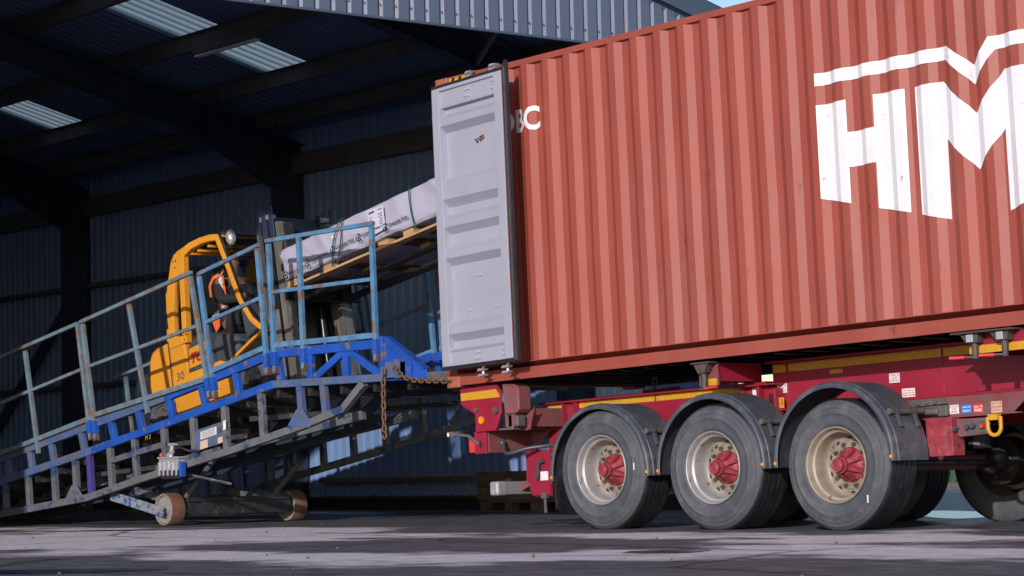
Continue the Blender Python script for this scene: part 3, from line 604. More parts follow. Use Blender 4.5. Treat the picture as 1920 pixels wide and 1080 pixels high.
drape(*polyset([[(u + D2, z) for u, z in p] for p in Mp]), 'logo_letter', 'white_mark', 0.006)
drape(*polyset(Bp + Bp2), 'logo_bar', 'white_mark', 0.006)
vs, fs = text_mesh('DBC', 0.285, 0.009, 0.0, 0.92)
x1 = max(v[0] for v in vs); drape([(v[0] - x1 + 1.375, v[1] + 2.245) for v in vs], fs, 'code_lettering', 'white_mark', 0.006)

rng = random.Random(21); sq = []
for k in range(30):
    u = rng.uniform(1.3, 11.5); z = rng.choice([rng.uniform(0.25, 0.9), rng.uniform(0.25, 2.7)]); l = rng.uniform(0.02, 0.14); h = rng.uniform(0.0012, 0.003); dz = rng.uniform(-0.01, 0.01)
    sq.append([(u, z), (u + l, z + dz), (u + l, z + dz + h), (u, z + h)])
drape(*polyset(sq), 'scratch', 'scratch', 0.0045)['kind'] = 'stuff'
# open rear door folded back along the near side. local frame: x along the leaf, y outwards depth (negative = towards viewer), z up
p0 = Vector((0.125, -0.165, 0)); p1 = Vector((1.225, -0.275, 0)); dl = (p1 - p0).length; ang = math.atan2(p1.y - p0.y, p1.x - p0.x)
def leaf(name, p, a):
    d = empty(name, p, (0, 0, a)); d.parent = ct; return d
door = MB(); ZB, ZT = 0.185, 2.765; FW, RW = 0.115, 0.10
door.box(0, FW, 0, 0.074, ZB, ZT).box(dl - 0.135, dl - 0.022, 0, 0.074, ZB, ZT)
dpan = door.build('door', 'door_grey', ct, bevel=0.005); dpan.location = p0; dpan.rotation_euler = (0, 0, ang)
# panel: profile down the leaf, (z, depth behind the face)
zb = [(ZT, 0.0), (2.735, 0.0), (2.730, 0.022), (2.575, 0.022), (2.570, 0.048), (2.520, 0.048), (2.465, 0.004), (2.405, 0.004), (2.345, 0.048), (1.925, 0.048), (1.865, 0.004), (1.720, 0.004), (1.650, 0.048), (1.585, 0.048), (1.535, 0.004), (1.465, 0.004), (1.400, 0.048), (1.300, 0.048), (1.235, 0.004), (1.175, 0.004), (1.110, 0.048), (0.60, 0.048), (0.545, 0.004), (0.475, 0.004), (0.410, 0.048), (0.345, 0.048), (0.322, 0.012), (0.310, 0.022), (0.215, 0.022), (0.210, 0.0), (ZB, 0.0)]
b = MB(); vs = []; fs = []; zb = [(z, 0.070 if abs(d - 0.048) < 1e-6 else d) for z, d in zb]
for z, d in zb: vs += [(FW - 0.002, 0.002, z), (FW + 0.003, d, z), (dl - 0.140, d, z), (dl - 0.133, 0.002, z)]
for i in range(len(zb) - 1):
    for q in range(3): fs.append([4 * i + q, 4 * i + 4 + q, 4 * i + 5 + q, 4 * i + 1 + q])
b.add(vs, fs); pn = b.build('panel', 'door_grey', dpan, recalc=False)
MB().box(0.0, dl - 0.02, 0.0745, 0.082, ZB, ZT).build('outer_skin', 'terracotta', dpan)
b = MB(); b.box(-0.012, dl + 0.012, 0.004, 0.030, ZB - 0.034, ZB - 0.002).box(-0.012, dl + 0.012, 0.004, 0.030, ZT + 0.002, ZT + 0.030)
b.box(dl + 0.004, dl + 0.020, -0.006, 0.024, ZB - 0.03, ZT + 0.03).box(dl + 0.026, dl + 0.040, 0.01, 0.050, ZB - 0.034, ZT + 0.05)
b.prism([(dl - 0.02, ZT + 0.028), (dl + 0.04, ZT + 0.03), (dl + 0.045, ZT + 0.085), (dl + 0.02, ZT + 0.06)], 0.0, 0.04, 'xz')
b.build('gasket', 'rubber', dpan, bevel=0.004)
MB().box(dl + 0.0195, dl + 0.0265, 0.0, 0.02, ZB - 0.02, ZT + 0.03).build('seal_retainer', 'steel_grey', dpan)
MB().box(dl - 0.021, dl - 0.004, 0.010, 0.0495, ZB, ZT).build('door_edge', 'terracotta', dpan)
b = MB(); cs = [(0.51, 2.69), (0.565, 2.69), (0.51, 2.63), (0.565, 2.63), (0.93, 2.70), (0.93, 2.635), (0.51, 1.905), (0.565, 1.907), (0.93, 1.915), (0.51, 0.985), (0.565, 0.985), (0.93, 0.993), (0.38, 0.68), (0.78, 0.68), (0.38, 0.585), (0.78, 0.585), (0.51, 0.285), (0.565, 0.285), (0.51, 0.232), (0.565, 0.232), (0.93, 0.285), (0.93, 0.235)]
for x, z in cs:
    dep = 0.022 if (z > 2.58 or z < 0.32) else 0.070
    b.ball((x, dep - 0.004, z), 0.016, 10)
b.build_each('bolt_head', 'door_grey', pn, smooth=True)
b = MB()
rng = random.Random(3)
for k in range(26):
    x = 0.56 + rng.random() * 0.15; z = 2.205 + (x - 0.56) * 0.10 + rng.uniform(-0.02, 0.02); s1, s2 = rng.uniform(0.004, 0.014), rng.uniform(0.004, 0.011)
    b.box(x - s1, x + s1, 0.0675, 0.0688, z - s2, z + s2)
b.build('rust_spot', 'rust', pn)
for x in (0.535, 0.905):
    for z0, sg in ((ZB - 0.034, -1), (ZT + 0.03, 1)):
        b = MB(); b.cyl((x, 0.075, z0 - sg * 0.03), (x, 0.075, z0 + sg * (0.095 if sg < 0 else 0.065)), 0.014, 12)
        for k in ((0.03, 0.080) if sg < 0 else (0.015, 0.050)):
            zz = z0 + sg * k; b.prism([(x - 0.05, zz - 0.012), (x + 0.04, zz - 0.006), (x + 0.055, zz + 0.010), (x - 0.02, zz + 0.014)], 0.03, 0.095, 'xz')
        b.build('locking_cam', 'galv', dpan, bevel=0.004)
    MB().cyl((x, 0.105, ZB), (x, 0.105, ZT), 0.017, 12).build('locking_bar', 'galv', dpan, smooth=True)
b = MB()
for z in (0.45, 1.1, 1.8, 2.5): b.box(-0.03, 0.10, 0.02, 0.045, z - 0.05, z + 0.05)
b.build_each('hinge', 'terracotta_rusty', dpan)
# second leaf folded back along the far side
d2 = MB().box(0, 1.16, 0, 0.05, ZB, ZT).build('door', 'door_grey', ct, bevel=0.005); d2.location = (0.10, W_ + 0.14, 0)

# ================================================================ chassis trailer (container coordinates, shifted by OFF into the trailer's own frame)
OFF = Vector((-Z0 * math.sin(TILT), 0, Z0 * math.cos(TILT)))
tr = empty('semi_trailer', (0, 0, 0), (0, TILT, 0))
tag(tr, 'crimson skeletal container trailer with three near side tyres under black mudguards', 'trailer')
def T(): return MB(OFF)
# wheels
HUB = [Matrix.Rotation(-TILT, 3, 'Y') @ Vector((2.004 + 1.31 * i, -0.014, 0.51)) for i in range(3)]
st_, ctt = math.sin(TILT), math.cos(TILT)
def flat(mb, hz):
    for v in mb.v:
        h = -st_ * v.x + ctt * v.z
        if h < -0.51: v.z = (-0.51 + st_ * v.x) / ctt
    return mb
def make_wheel(name, loc, rimmat, sign=1):
    def LP(p): return [(r, y * sign) for r, y in p]
    b = MB(); tp = LP([(0.292, 0.030), (0.305, 0.016), (0.325, 0.008), (0.330, 0.0065), (0.335, 0.008), (0.385, -0.004), (0.400, -0.007), (0.403, -0.010), (0.407, -0.007), (0.445, 0.001), (0.449, -0.002), (0.453, 0.002), (0.475, 0.009), (0.480, 0.0075), (0.486, 0.014), (0.498, 0.024), (0.508, 0.035)])
    b.lathe(tp, (0, 0, 0), 72); b.lathe(LP([(0.508, 0.350), (0.486, 0.368), (0.40, 0.39), (0.30, 0.36)]), (0, 0, 0), 48)
    flat(b, 0); tyre = b.build('tyre', 'tyre', None, smooth=True)
    b = MB(); gro = [(0.508, 0.0349), (0.519, 0.045)]
    for k in range(5):
        y = 0.052 + k * 0.061; gro += [(0.524, y), (0.525, y + 0.045), (0.512, y + 0.048), (0.512, y + 0.058)]
    gro += [(0.522, 0.352), (0.508, 0.3502)]
    b.lathe(LP(gro), (0, 0, 0), 72); flat(b, 0); tread = b.build('tread', 'tread', None, smooth=True)
    b = MB(); b.lathe(LP([(0.294, 0.034), (0.300, 0.014), (0.302, 0.005), (0.298, 0.000), (0.290, 0.004), (0.283, 0.022), (0.276, 0.050), (0.258, 0.060), (0.254, 0.075), (0.250, 0.110), (0.252, 0.150), (0.246, 0.185), (0.240, 0.193)]), (0, 0, 0), 64)
    wheel = b.build(name, rimmat, tr, smooth=True); wheel.location = loc
    b = MB(); b.lathe(LP([(0.241, 0.192), (0.232, 0.200), (0.195, 0.200), (0.190, 0.190), (0.140, 0.188), (0.138, 0.215)]), (0, 0, 0), 64); b.build('disc', 'disc_dirty', wheel, smooth=True)
    tyre.parent = wheel; tread.parent = wheel
    b = MB()
    for k in range(10):
        a = 2 * math.pi * (k + 0.5) / 10; c = Vector((0.215 * math.cos(a), 0.1985 * sign, 0.215 * math.sin(a))); tx = Vector((-math.sin(a), 0, math.cos(a))); rx = Vector((math.cos(a), 0, math.sin(a)))
        b.add([c + tx * 0.022 * math.cos(q) + rx * 0.011 * math.sin(q) for q in [2 * math.pi * i / 12 for i in range(12)]], [list(range(12))])
    b.build_each('hand_hole', 'rubber', wheel)
    b = MB()
    for k in range(10):
        b.mark(); a = 2 * math.pi * k / 10; c = Vector((0.1675 * math.cos(a), 0, 0.1675 * math.sin(a)))
        b.cyl(c + Vector((0, 0.199 * sign, 0)), c + Vector((0, 0.168 * sign, 0)), 0.017, 6); b.cyl(c + Vector((0, 0.168 * sign, 0)), c + Vector((0, 0.150 * sign, 0)), 0.010, 8)
        b.cyl(c + Vector((0, 0.199 * sign, 0)), c + Vector((0, 0.192 * sign, 0)), 0.024, 12)
        tx = Vector((-math.sin(a), 0, math.cos(a)))
        if k % 3 == 0: b.add([c + Vector((0, 0.165 * sign, 0)) + tx * 0.018, c + Vector((0, 0.165 * sign, 0)) - tx * 0.018, c * 0.72 + Vector((0, 0.175 * sign, 0))], [(0, 1, 2)])
    b.build_each('wheel_nut', 'rust_nut', wheel)
    b = MB(); b.lathe(LP([(0.136, 0.199), (0.134, 0.184), (0.110, 0.178), (0.078, 0.150), (0.066, 0.105), (0.062, 0.070)]), (0, 0, 0), 40)
    for k in range(10):
        a = 2 * math.pi * (k + 0.5) / 8; rx = Vector((math.cos(a), 0, math.sin(a))); tx = Vector((-math.sin(a), 0, math.cos(a))) * 0.017; Y = Vector((0, sign, 0))
        if k > 7: continue
        q = [rx * 0.135 + Y * 0.188, rx * 0.128 + Y * 0.150, rx * 0.070 + Y * 0.080, rx * 0.060 + Y * 0.15]
        b.add([p + tx for p in q] + [p - tx for p in q], [(0, 1, 2, 3), (7, 6, 5, 4), (0, 4, 5, 1), (1, 5, 6, 2), (2, 6, 7, 3)])
    b.tube([(0, 0.075 * sign, 0), (0, 0.052 * sign, 0)], 0.066, 24)
    b.tube([(0, 0.055 * sign, 0), (0, 0.018 * sign, 0)], 0.056, 8); b.tube([(0, 0.018 * sign, 0), (0, 0.013 * sign, 0)], [0.052, 0.044], 8)
    b.lathe(LP([(0.040, 0.013), (0.036, 0.009), (0.032, 0.013)]), (0, 0, 0), 20)
    b.build('hub', 'hub_red', wheel, smooth=True)
    b = MB(); b.lathe(LP([(0.205, 0.23), (0.205, 0.42), (0.10, 0.44)]), (0, 0, 0), 32); b.build('brake_drum', 'steel_dark', wheel, smooth=True)
    return wheel
def rot_y(o, a):
    for c in o.children: pass
    return o
w1 = make_wheel('wheel', HUB[0], 'rim'); w2 = dup(w1, tr, HUB[1] - HUB[0]); w3 = dup(w1, tr, HUB[2] - HUB[0])
w3.data = w3.data.copy(); w3.data.materials[0] = M['rim_rusty']
for wq, ang_ in ((w1, 0.03), (w3, -0.72)):
    cc = Vector((math.cos(ang_), 0, math.sin(ang_))); b = MB(); b.bar(cc * 0.415 + Vector((0, -0.010, 0)) - Vector((0, 0, 0.03)), cc * 0.415 + Vector((0, -0.010, 0)) + Vector((0, 0, 0.03)), 0.004, 0.012); b.build('chalk_mark', 'label_white', wq)
w3['label'] = 'tan stained wheel nearest the trailer front'
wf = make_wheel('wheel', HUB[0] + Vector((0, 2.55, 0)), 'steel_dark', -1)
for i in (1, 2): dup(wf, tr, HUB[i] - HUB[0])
for i in range(3):
    h = HUB[i]; b = MB(); b.cyl((h.x, 0.25, h.z), (h.x, 2.28, h.z), 0.065, 16); b.build('axle', 'red_dusty', tr, smooth=True)
    for y in (0.62, 1.80):
        b = MB(); b.cyl((h.x + 0.02, y, h.z + 0.10), (h.x + 0.02, y, h.z + 0.34), 0.13, 16); b.bar((h.x - 0.55, y, h.z + 0.20), (h.x + 0.15, y, h.z - 0.08), 0.09, 0.06); b.bar((h.x - 0.55, y, h.z + 0.18), (h.x - 0.55, y, h.z + 0.46), 0.10, 0.16, (0, 1, 0)); b.build('suspension_arm', 'steel_dark', tr, bevel=0.006)
    b = MB(); b.cyl((h.x + 0.14, 0.50, h.z + 0.02), (h.x + 0.14, 0.72, h.z + 0.02), 0.075, 16).cyl((h.x + 0.10, 0.72, h.z), (h.x + 0.10, 1.75, h.z - 0.01), 0.025, 10).ball((h.x + 0.14, 1.9, h.z + 0.03), 0.09, 14); b.build('brake_chamber', 'steel_dark', tr, smooth=True)
# mudguards
FU = [1.970, 3.275, 4.585]
def make_fender(u):
    c = (u, -0.035, -0.885); b = T(); R0 = 0.612
    a0, a1 = R(-3), R(183)
    pr = [(0.566, 0.0), (0.574, -0.006), (0.596, -0.006), (0.606, 0.002), (R0, 0.018), (R0, 0.05), (R0 + 0.005, 0.055), (R0 + 0.005, 0.085), (R0, 0.09), (R0, 0.425), (0.600, 0.440), (0.586, 0.440), (0.604, 0.425), (0.604, 0.02), (0.592, 0.004), (0.576, 0.004), (0.570, 0.006)]
    b.lathe(pr, c, 44, a0, a1, close=True)
    f = b.build('mudguard', 'fender', tr, smooth=True)
    b = T()
    for a in (R(-1), R(181)): 
        x = u + 0.586 * math.cos(a); z = -0.885 + 0.586 * math.sin(a); b.cyl((x, -0.043, z + 0.012), (x, -0.034, z + 0.012), 0.014, 16)
    b.build_each('reflector', 'orange_refl', f)
    a = R(33); x = u + 0.640 * math.cos(a); z = -0.885 + 0.640 * math.sin(a)
    b = T(); b.cyl((x, 0.03, z), (x, 0.58, z), 0.024, 14)
    b.build('stay_tube', 'steel_grey', f, smooth=True)
    b = T()
    for y in (0.09, 0.30):
        b.mark(); b.lathe([(0.030, y), (0.036, y), (0.036, y + 0.035), (0.030, y + 0.035)], (x, 0, z), 16, close=True)
        b.bar((x + 0.02, y + 0.017, z - 0.02), (x + 0.055, y + 0.017, z - 0.12), 0.03, 0.02)
    b.build_each('clamp', 'fender', f)
    return f
f1 = make_fender(FU[0])
for k in (1, 2): dup(f1, tr, (FU[k] - FU[0], 0, 0))
for i in range(3): dup(f1, tr, (FU[i] - FU[0], 2.05, 0))
# bristle flap behind the first tyre
b = T()
rng = random.Random(5)
for k in range(1400):
    y = rng.uniform(0.0, 0.40); z = rng.uniform(-1.165, -0.905); x = 1.375 + rng.uniform(-0.012, 0.012) + 0.02
    b.add([(x, y - 0.003, z), (x, y + 0.003, z), (x - 0.03 + rng.uniform(-.006, .006), y, z - 0.026)], [(0, 1, 2)])
    b.add([(x, y - 0.003, z), (x, y + 0.003, z), (x + 0.03 + rng.uniform(-.006, .006), y, z - 0.026)], [(0, 1, 2)])
b.box(1.38, 1.392, 0.0, 0.40, -1.16, -0.87); b.build('spray_flap', 'bristle', tr, recalc=False)

# rear subframe beams
for y in (0.68, 1.74):
    b = T(); b.box(0.60, 3.385, y, y + 0.018, -0.62, -0.192).box(3.385, 5.2, y + 0.003, y + 0.015, -0.62, -0.434).box(0.55, 3.355, y - 0.06, y + 0.10, -0.192, -0.172).box(0.60, 5.2, y - 0.05, y + 0.07, -0.636, -0.62); b.build('subframe_beam', 'red', tr, bevel=0.004)
    b = T(); b.box(3.39, 11.6, y, y + 0.018, -0.415, -0.03).box(3.36, 11.6, y - 0.07, y + 0.09, -0.03, -0.012).box(3.39, 11.6, y - 0.07, y + 0.09, -0.432, -0.415); b.build('main_beam', 'red', tr, bevel=0.004)
b = T()
for x in (0.865, 1.02): b.box(x, x + 0.012, 0.62, 0.68, -0.62, -0.193)
b.build_each('web_stiffener', 'red', tr)
b = T(); b.box(3.553, 3.560, 0.674, 0.681, -0.41, -0.03).box(5.165, 5.172, 0.674, 0.681, -0.41, -0.03).box(6.7, 6.707, 0.674, 0.681, -0.41, -0.03); b.build_each('weld_line', 'hub_red', tr)
for x0, x1, z0, z1 in ((0.60, 0.855, -0.256, -0.200), (1.04, 2.0, -0.250, -0.196), (2.02, 3.35, -0.250, -0.196), (3.40, 3.54, -0.108, -0.044), (3.57, 5.155, -0.108, -0.044), (5.18, 5.86, -0.108, -0.044), (6.72, 9.0, -0.108, -0.044)):
    T().box(x0, x1, 0.6765, 0.6795, z0, z1).build('reflective_tape', 'yellow_tape', tr)
T().box(4.02, 4.16, 0.664, 0.679, -0.165, -0.125).build('side_marker', 'yellow_tape', tr, bevel=0.012)
# crossmembers between the beams
for x in (0.9, 2.0, 3.3, 4.6, 6.2, 7.5, 8.8, 10.1, 11.4):
    T().box(x, x + 0.08, 0.70, 1.74, -0.40 if x > 3.3 else -0.55, -0.05 if x > 3.3 else -0.2).build('chassis_crossmember', 'red_dusty', tr)
# rear bolster: near and far tail plates, cross box, lamp panel
for yo in (0.0, 2.39):
    b = T(); b.prism([(0.165, -0.020), (0.66, -0.012), (0.715, -0.06), (0.715, -0.27), (0.625, -0.425), (0.36, -0.425), (0.355, -0.262), (0.165, -0.165)], 0.005 + yo, 0.025 + yo, 'xz')
    tp = b.build('tail_plate', 'red', tr, bevel=0.004)
    s = -1 if yo == 0 else 1; yy = 0.005 + yo if yo == 0 else 0.025 + yo
    T().prism([(0.172, -0.060), (0.655, -0.052), (0.70, -0.098), (0.700, -0.128), (0.172, -0.128)], *sorted((yy, yy + s * 0.003)), 'xz').build('reflective_tape', 'yellow_tape', tp)
    T().cyl((0.445, yy, -0.322), (0.445, yy + s * 0.012, -0.322), 0.034, 20).build('reflector', 'orange_refl', tp)
    b = T(); b.cyl((0.66, yy, -0.245), (0.66, yy + s * 0.03, -0.245), 0.030, 14).cyl((0.66, yy + s * 0.028, -0.245), (0.66, yy + s * 0.045, -0.245), 0.016, 8).cyl((0.385, yy, -0.22), (0.385, yy + s * 0.018, -0.22), 0.02, 8); b.build('pin', 'steel_grey', tp)
b = T(); b.prism([(0.03, -0.015), (0.20, -0.015), (0.28, -0.05), (0.28, -0.24), (0.24, -0.275), (0.03, -0.275)], 0.72, 0.90, 'yz'); b2 = T()
b = T(); b.add([(0.72, 0.03, -0.012), (0.86, 0.03, -0.02), (0.90, 0.06, -0.06), (0.90, 0.06, -0.25), (0.86, 0.05, -0.285), (0.74, 0.03, -0.285), (0.72, 0.21, -0.012), (0.86, 0.21, -0.02), (0.90, 0.21, -0.06), (0.90, 0.21, -0.25), (0.86, 0.21, -0.285), (0.74, 0.21, -0.285)],
                [(5, 4, 3, 2, 1, 0), (6, 7, 8, 9, 10, 11), (0, 1, 7, 6), (1, 2, 8, 7), (2, 3, 9, 8), (3, 4, 10, 9), (4, 5, 11, 10)])
b.build('twist_lock_housing', 'red_dusty', tr, bevel=0.012)
b = T(); b.box(0.74, 0.80, 0.06, 0.2, -0.43, -0.285).box(0.80, 0.86, 0.07, 0.17, -0.40, -0.30); b.build('lock_handle_block', 'steel_grey', tr, bevel=0.01)
T().prism([(0.78, -0.28), (0.90, -0.26), (0.93, -0.23), (0.86, -0.43), (0.74, -0.44)], 0.215, 0.23, 'xz').build('gusset', 'red_dusty', tr)
b = T(); b.box(0.70, 0.82, 0.06, 2.38, -0.405, -0.235); b.build('rear_cross_box', 'red_dusty', tr, bevel=0.006)
b = T(); b.box(0.45, 0.47, 0.06, 0.68, -0.62, -0.42).box(0.45, 0.75, 0.06, 2.38, -0.425, -0.408).box(0.45, 0.47, 1.76, 2.38, -0.62, -0.42)
b.prism([(0.47, -0.43), (0.72, -0.43), (0.47, -0.62)], 0.60, 0.612, 'xz'); b.build('lamp_panel', 'red_dusty', tr, bevel=0.003)
b = T(); b.box(0.30, 0.46, 0.035, 0.055, -0.625, -0.425); lb = b.build('lamp_bracket', 'red', tr, bevel=0.004)
T().prism([(0.385 + 0.014 * math.cos(a), -0.54 + (0.02 if math.sin(a) > 0 else -0.02) + 0.014 * math.sin(a)) for a in [2 * math.pi * k / 16 for k in range(16)]], 0.031, 0.0345, 'xz').build('slot', 'rubber', lb)
b = T(); b.box(0.20, 0.30, 0.05, 0.30, -0.61, -0.47); b.build('tail_lamp', 'label_red', tr, bevel=0.01)
b = T(); b.cyl((0.235, 0.03, -0.455), (0.06, 0.0, -0.428), 0.014, 10).cyl((0.22, 0.03, -0.45), (0.36, 0.04, -0.54), 0.016, 10); b.box(-0.01, 0.075, -0.02, 0.02, -0.452, -0.404); b.build('marker_lamp_arm', 'steel_grey', tr, bevel=0.005)
T().box(-0.014, 0.012, -0.022, 0.022, -0.445, -0.411).build('marker_lamp_lens', 'label_white', tr)
b = T(); pts = [(0.475, 0.22, -0.535), (0.52, 0.20, -0.55), (0.60, 0.12, -0.625), (0.72, 0.08, -0.645), (0.86, 0.16, -0.60), (1.02, 0.30, -0.585), (1.12, 0.60, -0.56), (1.15, 0.68, -0.52)]
sm = []
for i in range(len(pts) - 1):
    for k in range(5): sm.append(Vector(pts[i]).lerp(Vector(pts[i + 1]), k / 5))
for _ in range(4): sm = [sm[0]] + [(sm[i - 1] + sm[i] * 2 + sm[i + 1]) / 4 for i in range(1, len(sm) - 1)] + [sm[-1]]
b.tube(sm, 0.017, 10); b.ball((0.475, 0.22, -0.535), 0.035, 12); b.build('cable', 'dark_grey_trim', tr, smooth=True)
# underrun bar and its hanger
for y in (0.30, 2.06):
    b = T(); b.prism([(0.70, -0.62), (1.02, -0.62), (1.02, -1.04), (0.80, -1.04), (0.72, -0.88)], y, y + 0.02, 'xz').box(0.695, 0.715, y, y + 0.12, -0.90, -0.60).prism([(0.735, -0.93), (1.02, -0.93), (1.02, -1.03), (0.79, -1.03)], y - 0.02, y, 'xz'); hg = b.build('underrun_hanger', 'red', tr, bevel=0.004)
    if y < 1:
        T().prism([(0.86, -0.82), (0.90, -0.71), (0.935, -0.70), (0.97, -0.735), (0.915, -0.74), (0.89, -0.84), (0.865, -0.90)], y - 0.045, y - 0.022, 'xz').build('latch_handle', 'dark_grey_trim', hg, bevel=0.004)
        T().box(0.885, 0.985, y - 0.004, y - 0.001, -0.895, -0.815).build('sticker', 'label_white', hg)
        b = T(); b.box(0.905, 0.97, y - 0.03, y + 0.01, -1.06, -1.0).box(0.93, 0.955, y - 0.02, y, -1.19, -1.05); b.build('hook_latch', 'steel_grey', hg, bevel=0.004)
b = T(); b.box(0.30, 0.40, 0.24, 2.20, -1.005, -0.885); ub = b.build('underrun_bar', 'bar_grey', tr, bevel=0.010)
b = T(); b.box(0.292, 0.408, 0.20, 0.32, -1.010, -0.880); b.build('end_cap', 'galv', ub, bevel=0.02)
for y in (0.52, 1.92): T().bar((0.40, y, -0.945), (0.80, y, -0.80), 0.05, 0.06).build('underrun_arm', 'red_dusty', tr)
# middle bolster with twist lock
for y0, s in ((0.12, 1), (2.318, -1)):
    b = T(); b.box(3.09, 3.27, *sorted((y0, y0 + s * 0.56)), -0.170, -0.012); b.build('bolster', 'red', tr, bevel=0.006)
    b = T(); b.box(3.075, 3.285, *sorted((y0 - s * 0.008, y0 + s * 0.02)), -0.205, -0.02); b.build('bolster_end', 'red_dusty', tr, bevel=0.004)
    T().box(3.15, 3.28, *sorted((y0 - s * 0.012, y0 - s * 0.009)), -0.20, -0.145).build('reflective_tape', 'yellow_tape', tr)
    b = T(); b.box(3.08, 3.30, *sorted((y0 - s * 0.12, y0 - s * 0.009)), -0.020, -0.006); b.prism([(3.10, -0.020), (3.26, -0.020), (3.22, -0.095), (3.15, -0.105)], *sorted((y0 - s * 0.10, y0 - s * 0.02)), 'xz').cyl((3.18, y0 - s * 0.06, -0.1), (3.18, y0 - s * 0.06, -0.24), 0.026, 12)
    tl = b.build('twist_lock', 'lock_steel', tr, bevel=0.004)
    b = T(); b.cyl((3.16, y0 - s * 0.10, -0.235), (3.27, y0 - s * 0.12, -0.228), 0.008, 8); b.build('lever', 'steel_grey', tl)
    b = T(); b.cyl((3.24, y0 - s * 0.115, -0.23), (3.38, y0 - s * 0.13, -0.222), 0.014, 10); b.build('grip', 'label_red', tl, smooth=True)
# channel bracket by the second mudguard
b = T(); b.box(3.12, 3.14, 0.56, 0.68, -0.45, -0.21).box(3.14, 3.36, 0.63, 0.68, -0.45, -0.21).box(3.30, 3.33, 0.56, 0.63, -0.45, -0.21).box(3.36, 3.50, 0.60, 0.68, -0.46, -0.24).box(3.49, 3.51, 0.56, 0.66, -0.46, -0.24).box(3.02, 3.52, 0.54, 0.69, -0.212, -0.196); br = b.build('stay_bracket', 'red', tr, bevel=0.005)
T().prism([(3.43 + 0.022 * math.cos(a), -0.35 + (0.045 if math.sin(a) > 0 else -0.045) + 0.022 * math.sin(a)) for a in [2 * math.pi * k / 18 for k in range(18)]], 0.596, 0.599, 'xz').build('slot', 'rubber', br)
T().box(3.20, 3.245, 0.627, 0.6295, -0.285, -0.225).build('sticker', 'label_white', br)
def sticker(name, x0, x1, z0, z1, y, mat, lines=(), ink='ink_red', size=0.02):
    o = T().box(x0, x1, y - 0.0025, y, z0, z1).build(name, mat, tr)
    if lines:
        b = T(); n = len(lines); hh = (z1 - z0) / (n + 0.4)
        for i, tx in enumerate(lines):
            vs, fs = text_mesh(tx, 1.0, 0.015); wd = max(v[0] for v in vs); sz = min(hh * 1.05, (x1 - x0) * 0.9 / wd); x = (x0 + x1) / 2 - wd * sz / 2; z = z1 - hh * (i + 0.95)
            b.add([(x + v[0] * sz, y - 0.004, z + v[1] * sz) for v in vs], fs)
        b.build('print', ink, o)
    return o
sticker('sticker', 3.435, 3.545, -0.280, -0.205, 0.677, 'label_white', ('CARRY ID', 'LOCK', 'POSITION'), 'ink_red')
sticker('sticker', 4.63, 4.735, -0.280, -0.205, 0.677, 'label_white', ('CARRY ID', 'LOCK', 'POSITION'), 'ink_red')
sticker('sticker', 4.75, 4.88, -0.405, -0.335, 0.677, 'label_white', ('CHECK WHEEL NUTS', 'RE-TORQUE AFTER', 'EVERY 50 KM'), 'ink_red')
sticker('sticker', 6.40, 6.52, -0.29, -0.20, 0.677, 'label_white', ('CARRY ID', 'LOCK'), 'ink_red')
sticker('number_sticker', 3.515, 3.57, -0.41, -0.322, 0.602, 'yellow_tape', ('3',), 'ink_red')
# valve rail with the shunt and park stickers
b = T(); b.prism([(4.86, -0.436), (6.10, -0.436), (5.90, -0.590), (4.86, -0.590)], 0.55, 0.566, 'xz').box(4.86, 5.95, 0.53, 0.60, -0.602, -0.590); b.build('valve_rail', 'red_dusty', tr, bevel=0.003)
b = T(); b.prism([(4.95, -0.44), (5.26, -0.445), (5.30, -0.49), (4.95, -0.495)], 0.525, 0.549, 'xz')
for x in (5.03, 5.11, 5.19): b.cyl((x, 0.525, -0.468), (x, 0.508, -0.468), 0.020, 6)
b.build('clamp_plate', 'steel_grey', tr, bevel=0.003)
b = T(); b.cyl((4.90, 0.45, -0.53), (5.24, 0.50, -0.545), 0.03, 14); b.box(5.22, 5.31, 0.50, 0.548, -0.585, -0.50); b.build('guard_stay', 'steel_grey', tr, bevel=0.006)
sticker('sticker', 5.305, 5.395, -0.572, -0.503, 0.548, 'label_white', ('WARNING', 'PARK', 'BRAKE'), 'ink_red')
sticker('sticker', 5.425, 5.515, -0.577, -0.506, 0.548, 'label_blue', ('PUSH TO', 'SHUNT'), 'ink_white')
sticker('sticker', 5.535, 5.625, -0.580, -0.509, 0.548, 'label_red', ('PULL TO', 'PARK'), 'ink_white')
sticker('sticker', 5.70, 5.80, -0.587, -0.500, 0.548, 'label_cream', ('NOTICE', 'RELEASE', 'SLOWLY'), 'ink_red')
b = T(); b.prism([(5.40, -0.615), (5.71, -0.620), (5.71, -0.742), (5.42, -0.755), (5.40, -0.735)], 0.50, 0.512, 'xz'); vp = b.build('valve_plate', 'red_dusty', tr, bevel=0.003)
T().box(5.50, 5.705, 0.494, 0.4995, -0.735, -0.645).build('valve_body', 'steel_grey', vp, bevel=0.003)
b = T()
for x, z in ((5.415, -0.69), (5.525, -0.68), (5.58, -0.675)): b.mark().cyl((x, 0.50, z), (x, 0.455, z), 0.008, 8).cyl((x, 0.462, z), (x, 0.445, z), 0.020, 14)
b.build_each('valve_knob', 'dark_grey_trim', vp)
b = T(); b.cyl((5.66, 0.50, -0.685), (5.66, 0.455, -0.685), 0.018, 6); b.build('valve_button', 'label_red', vp)
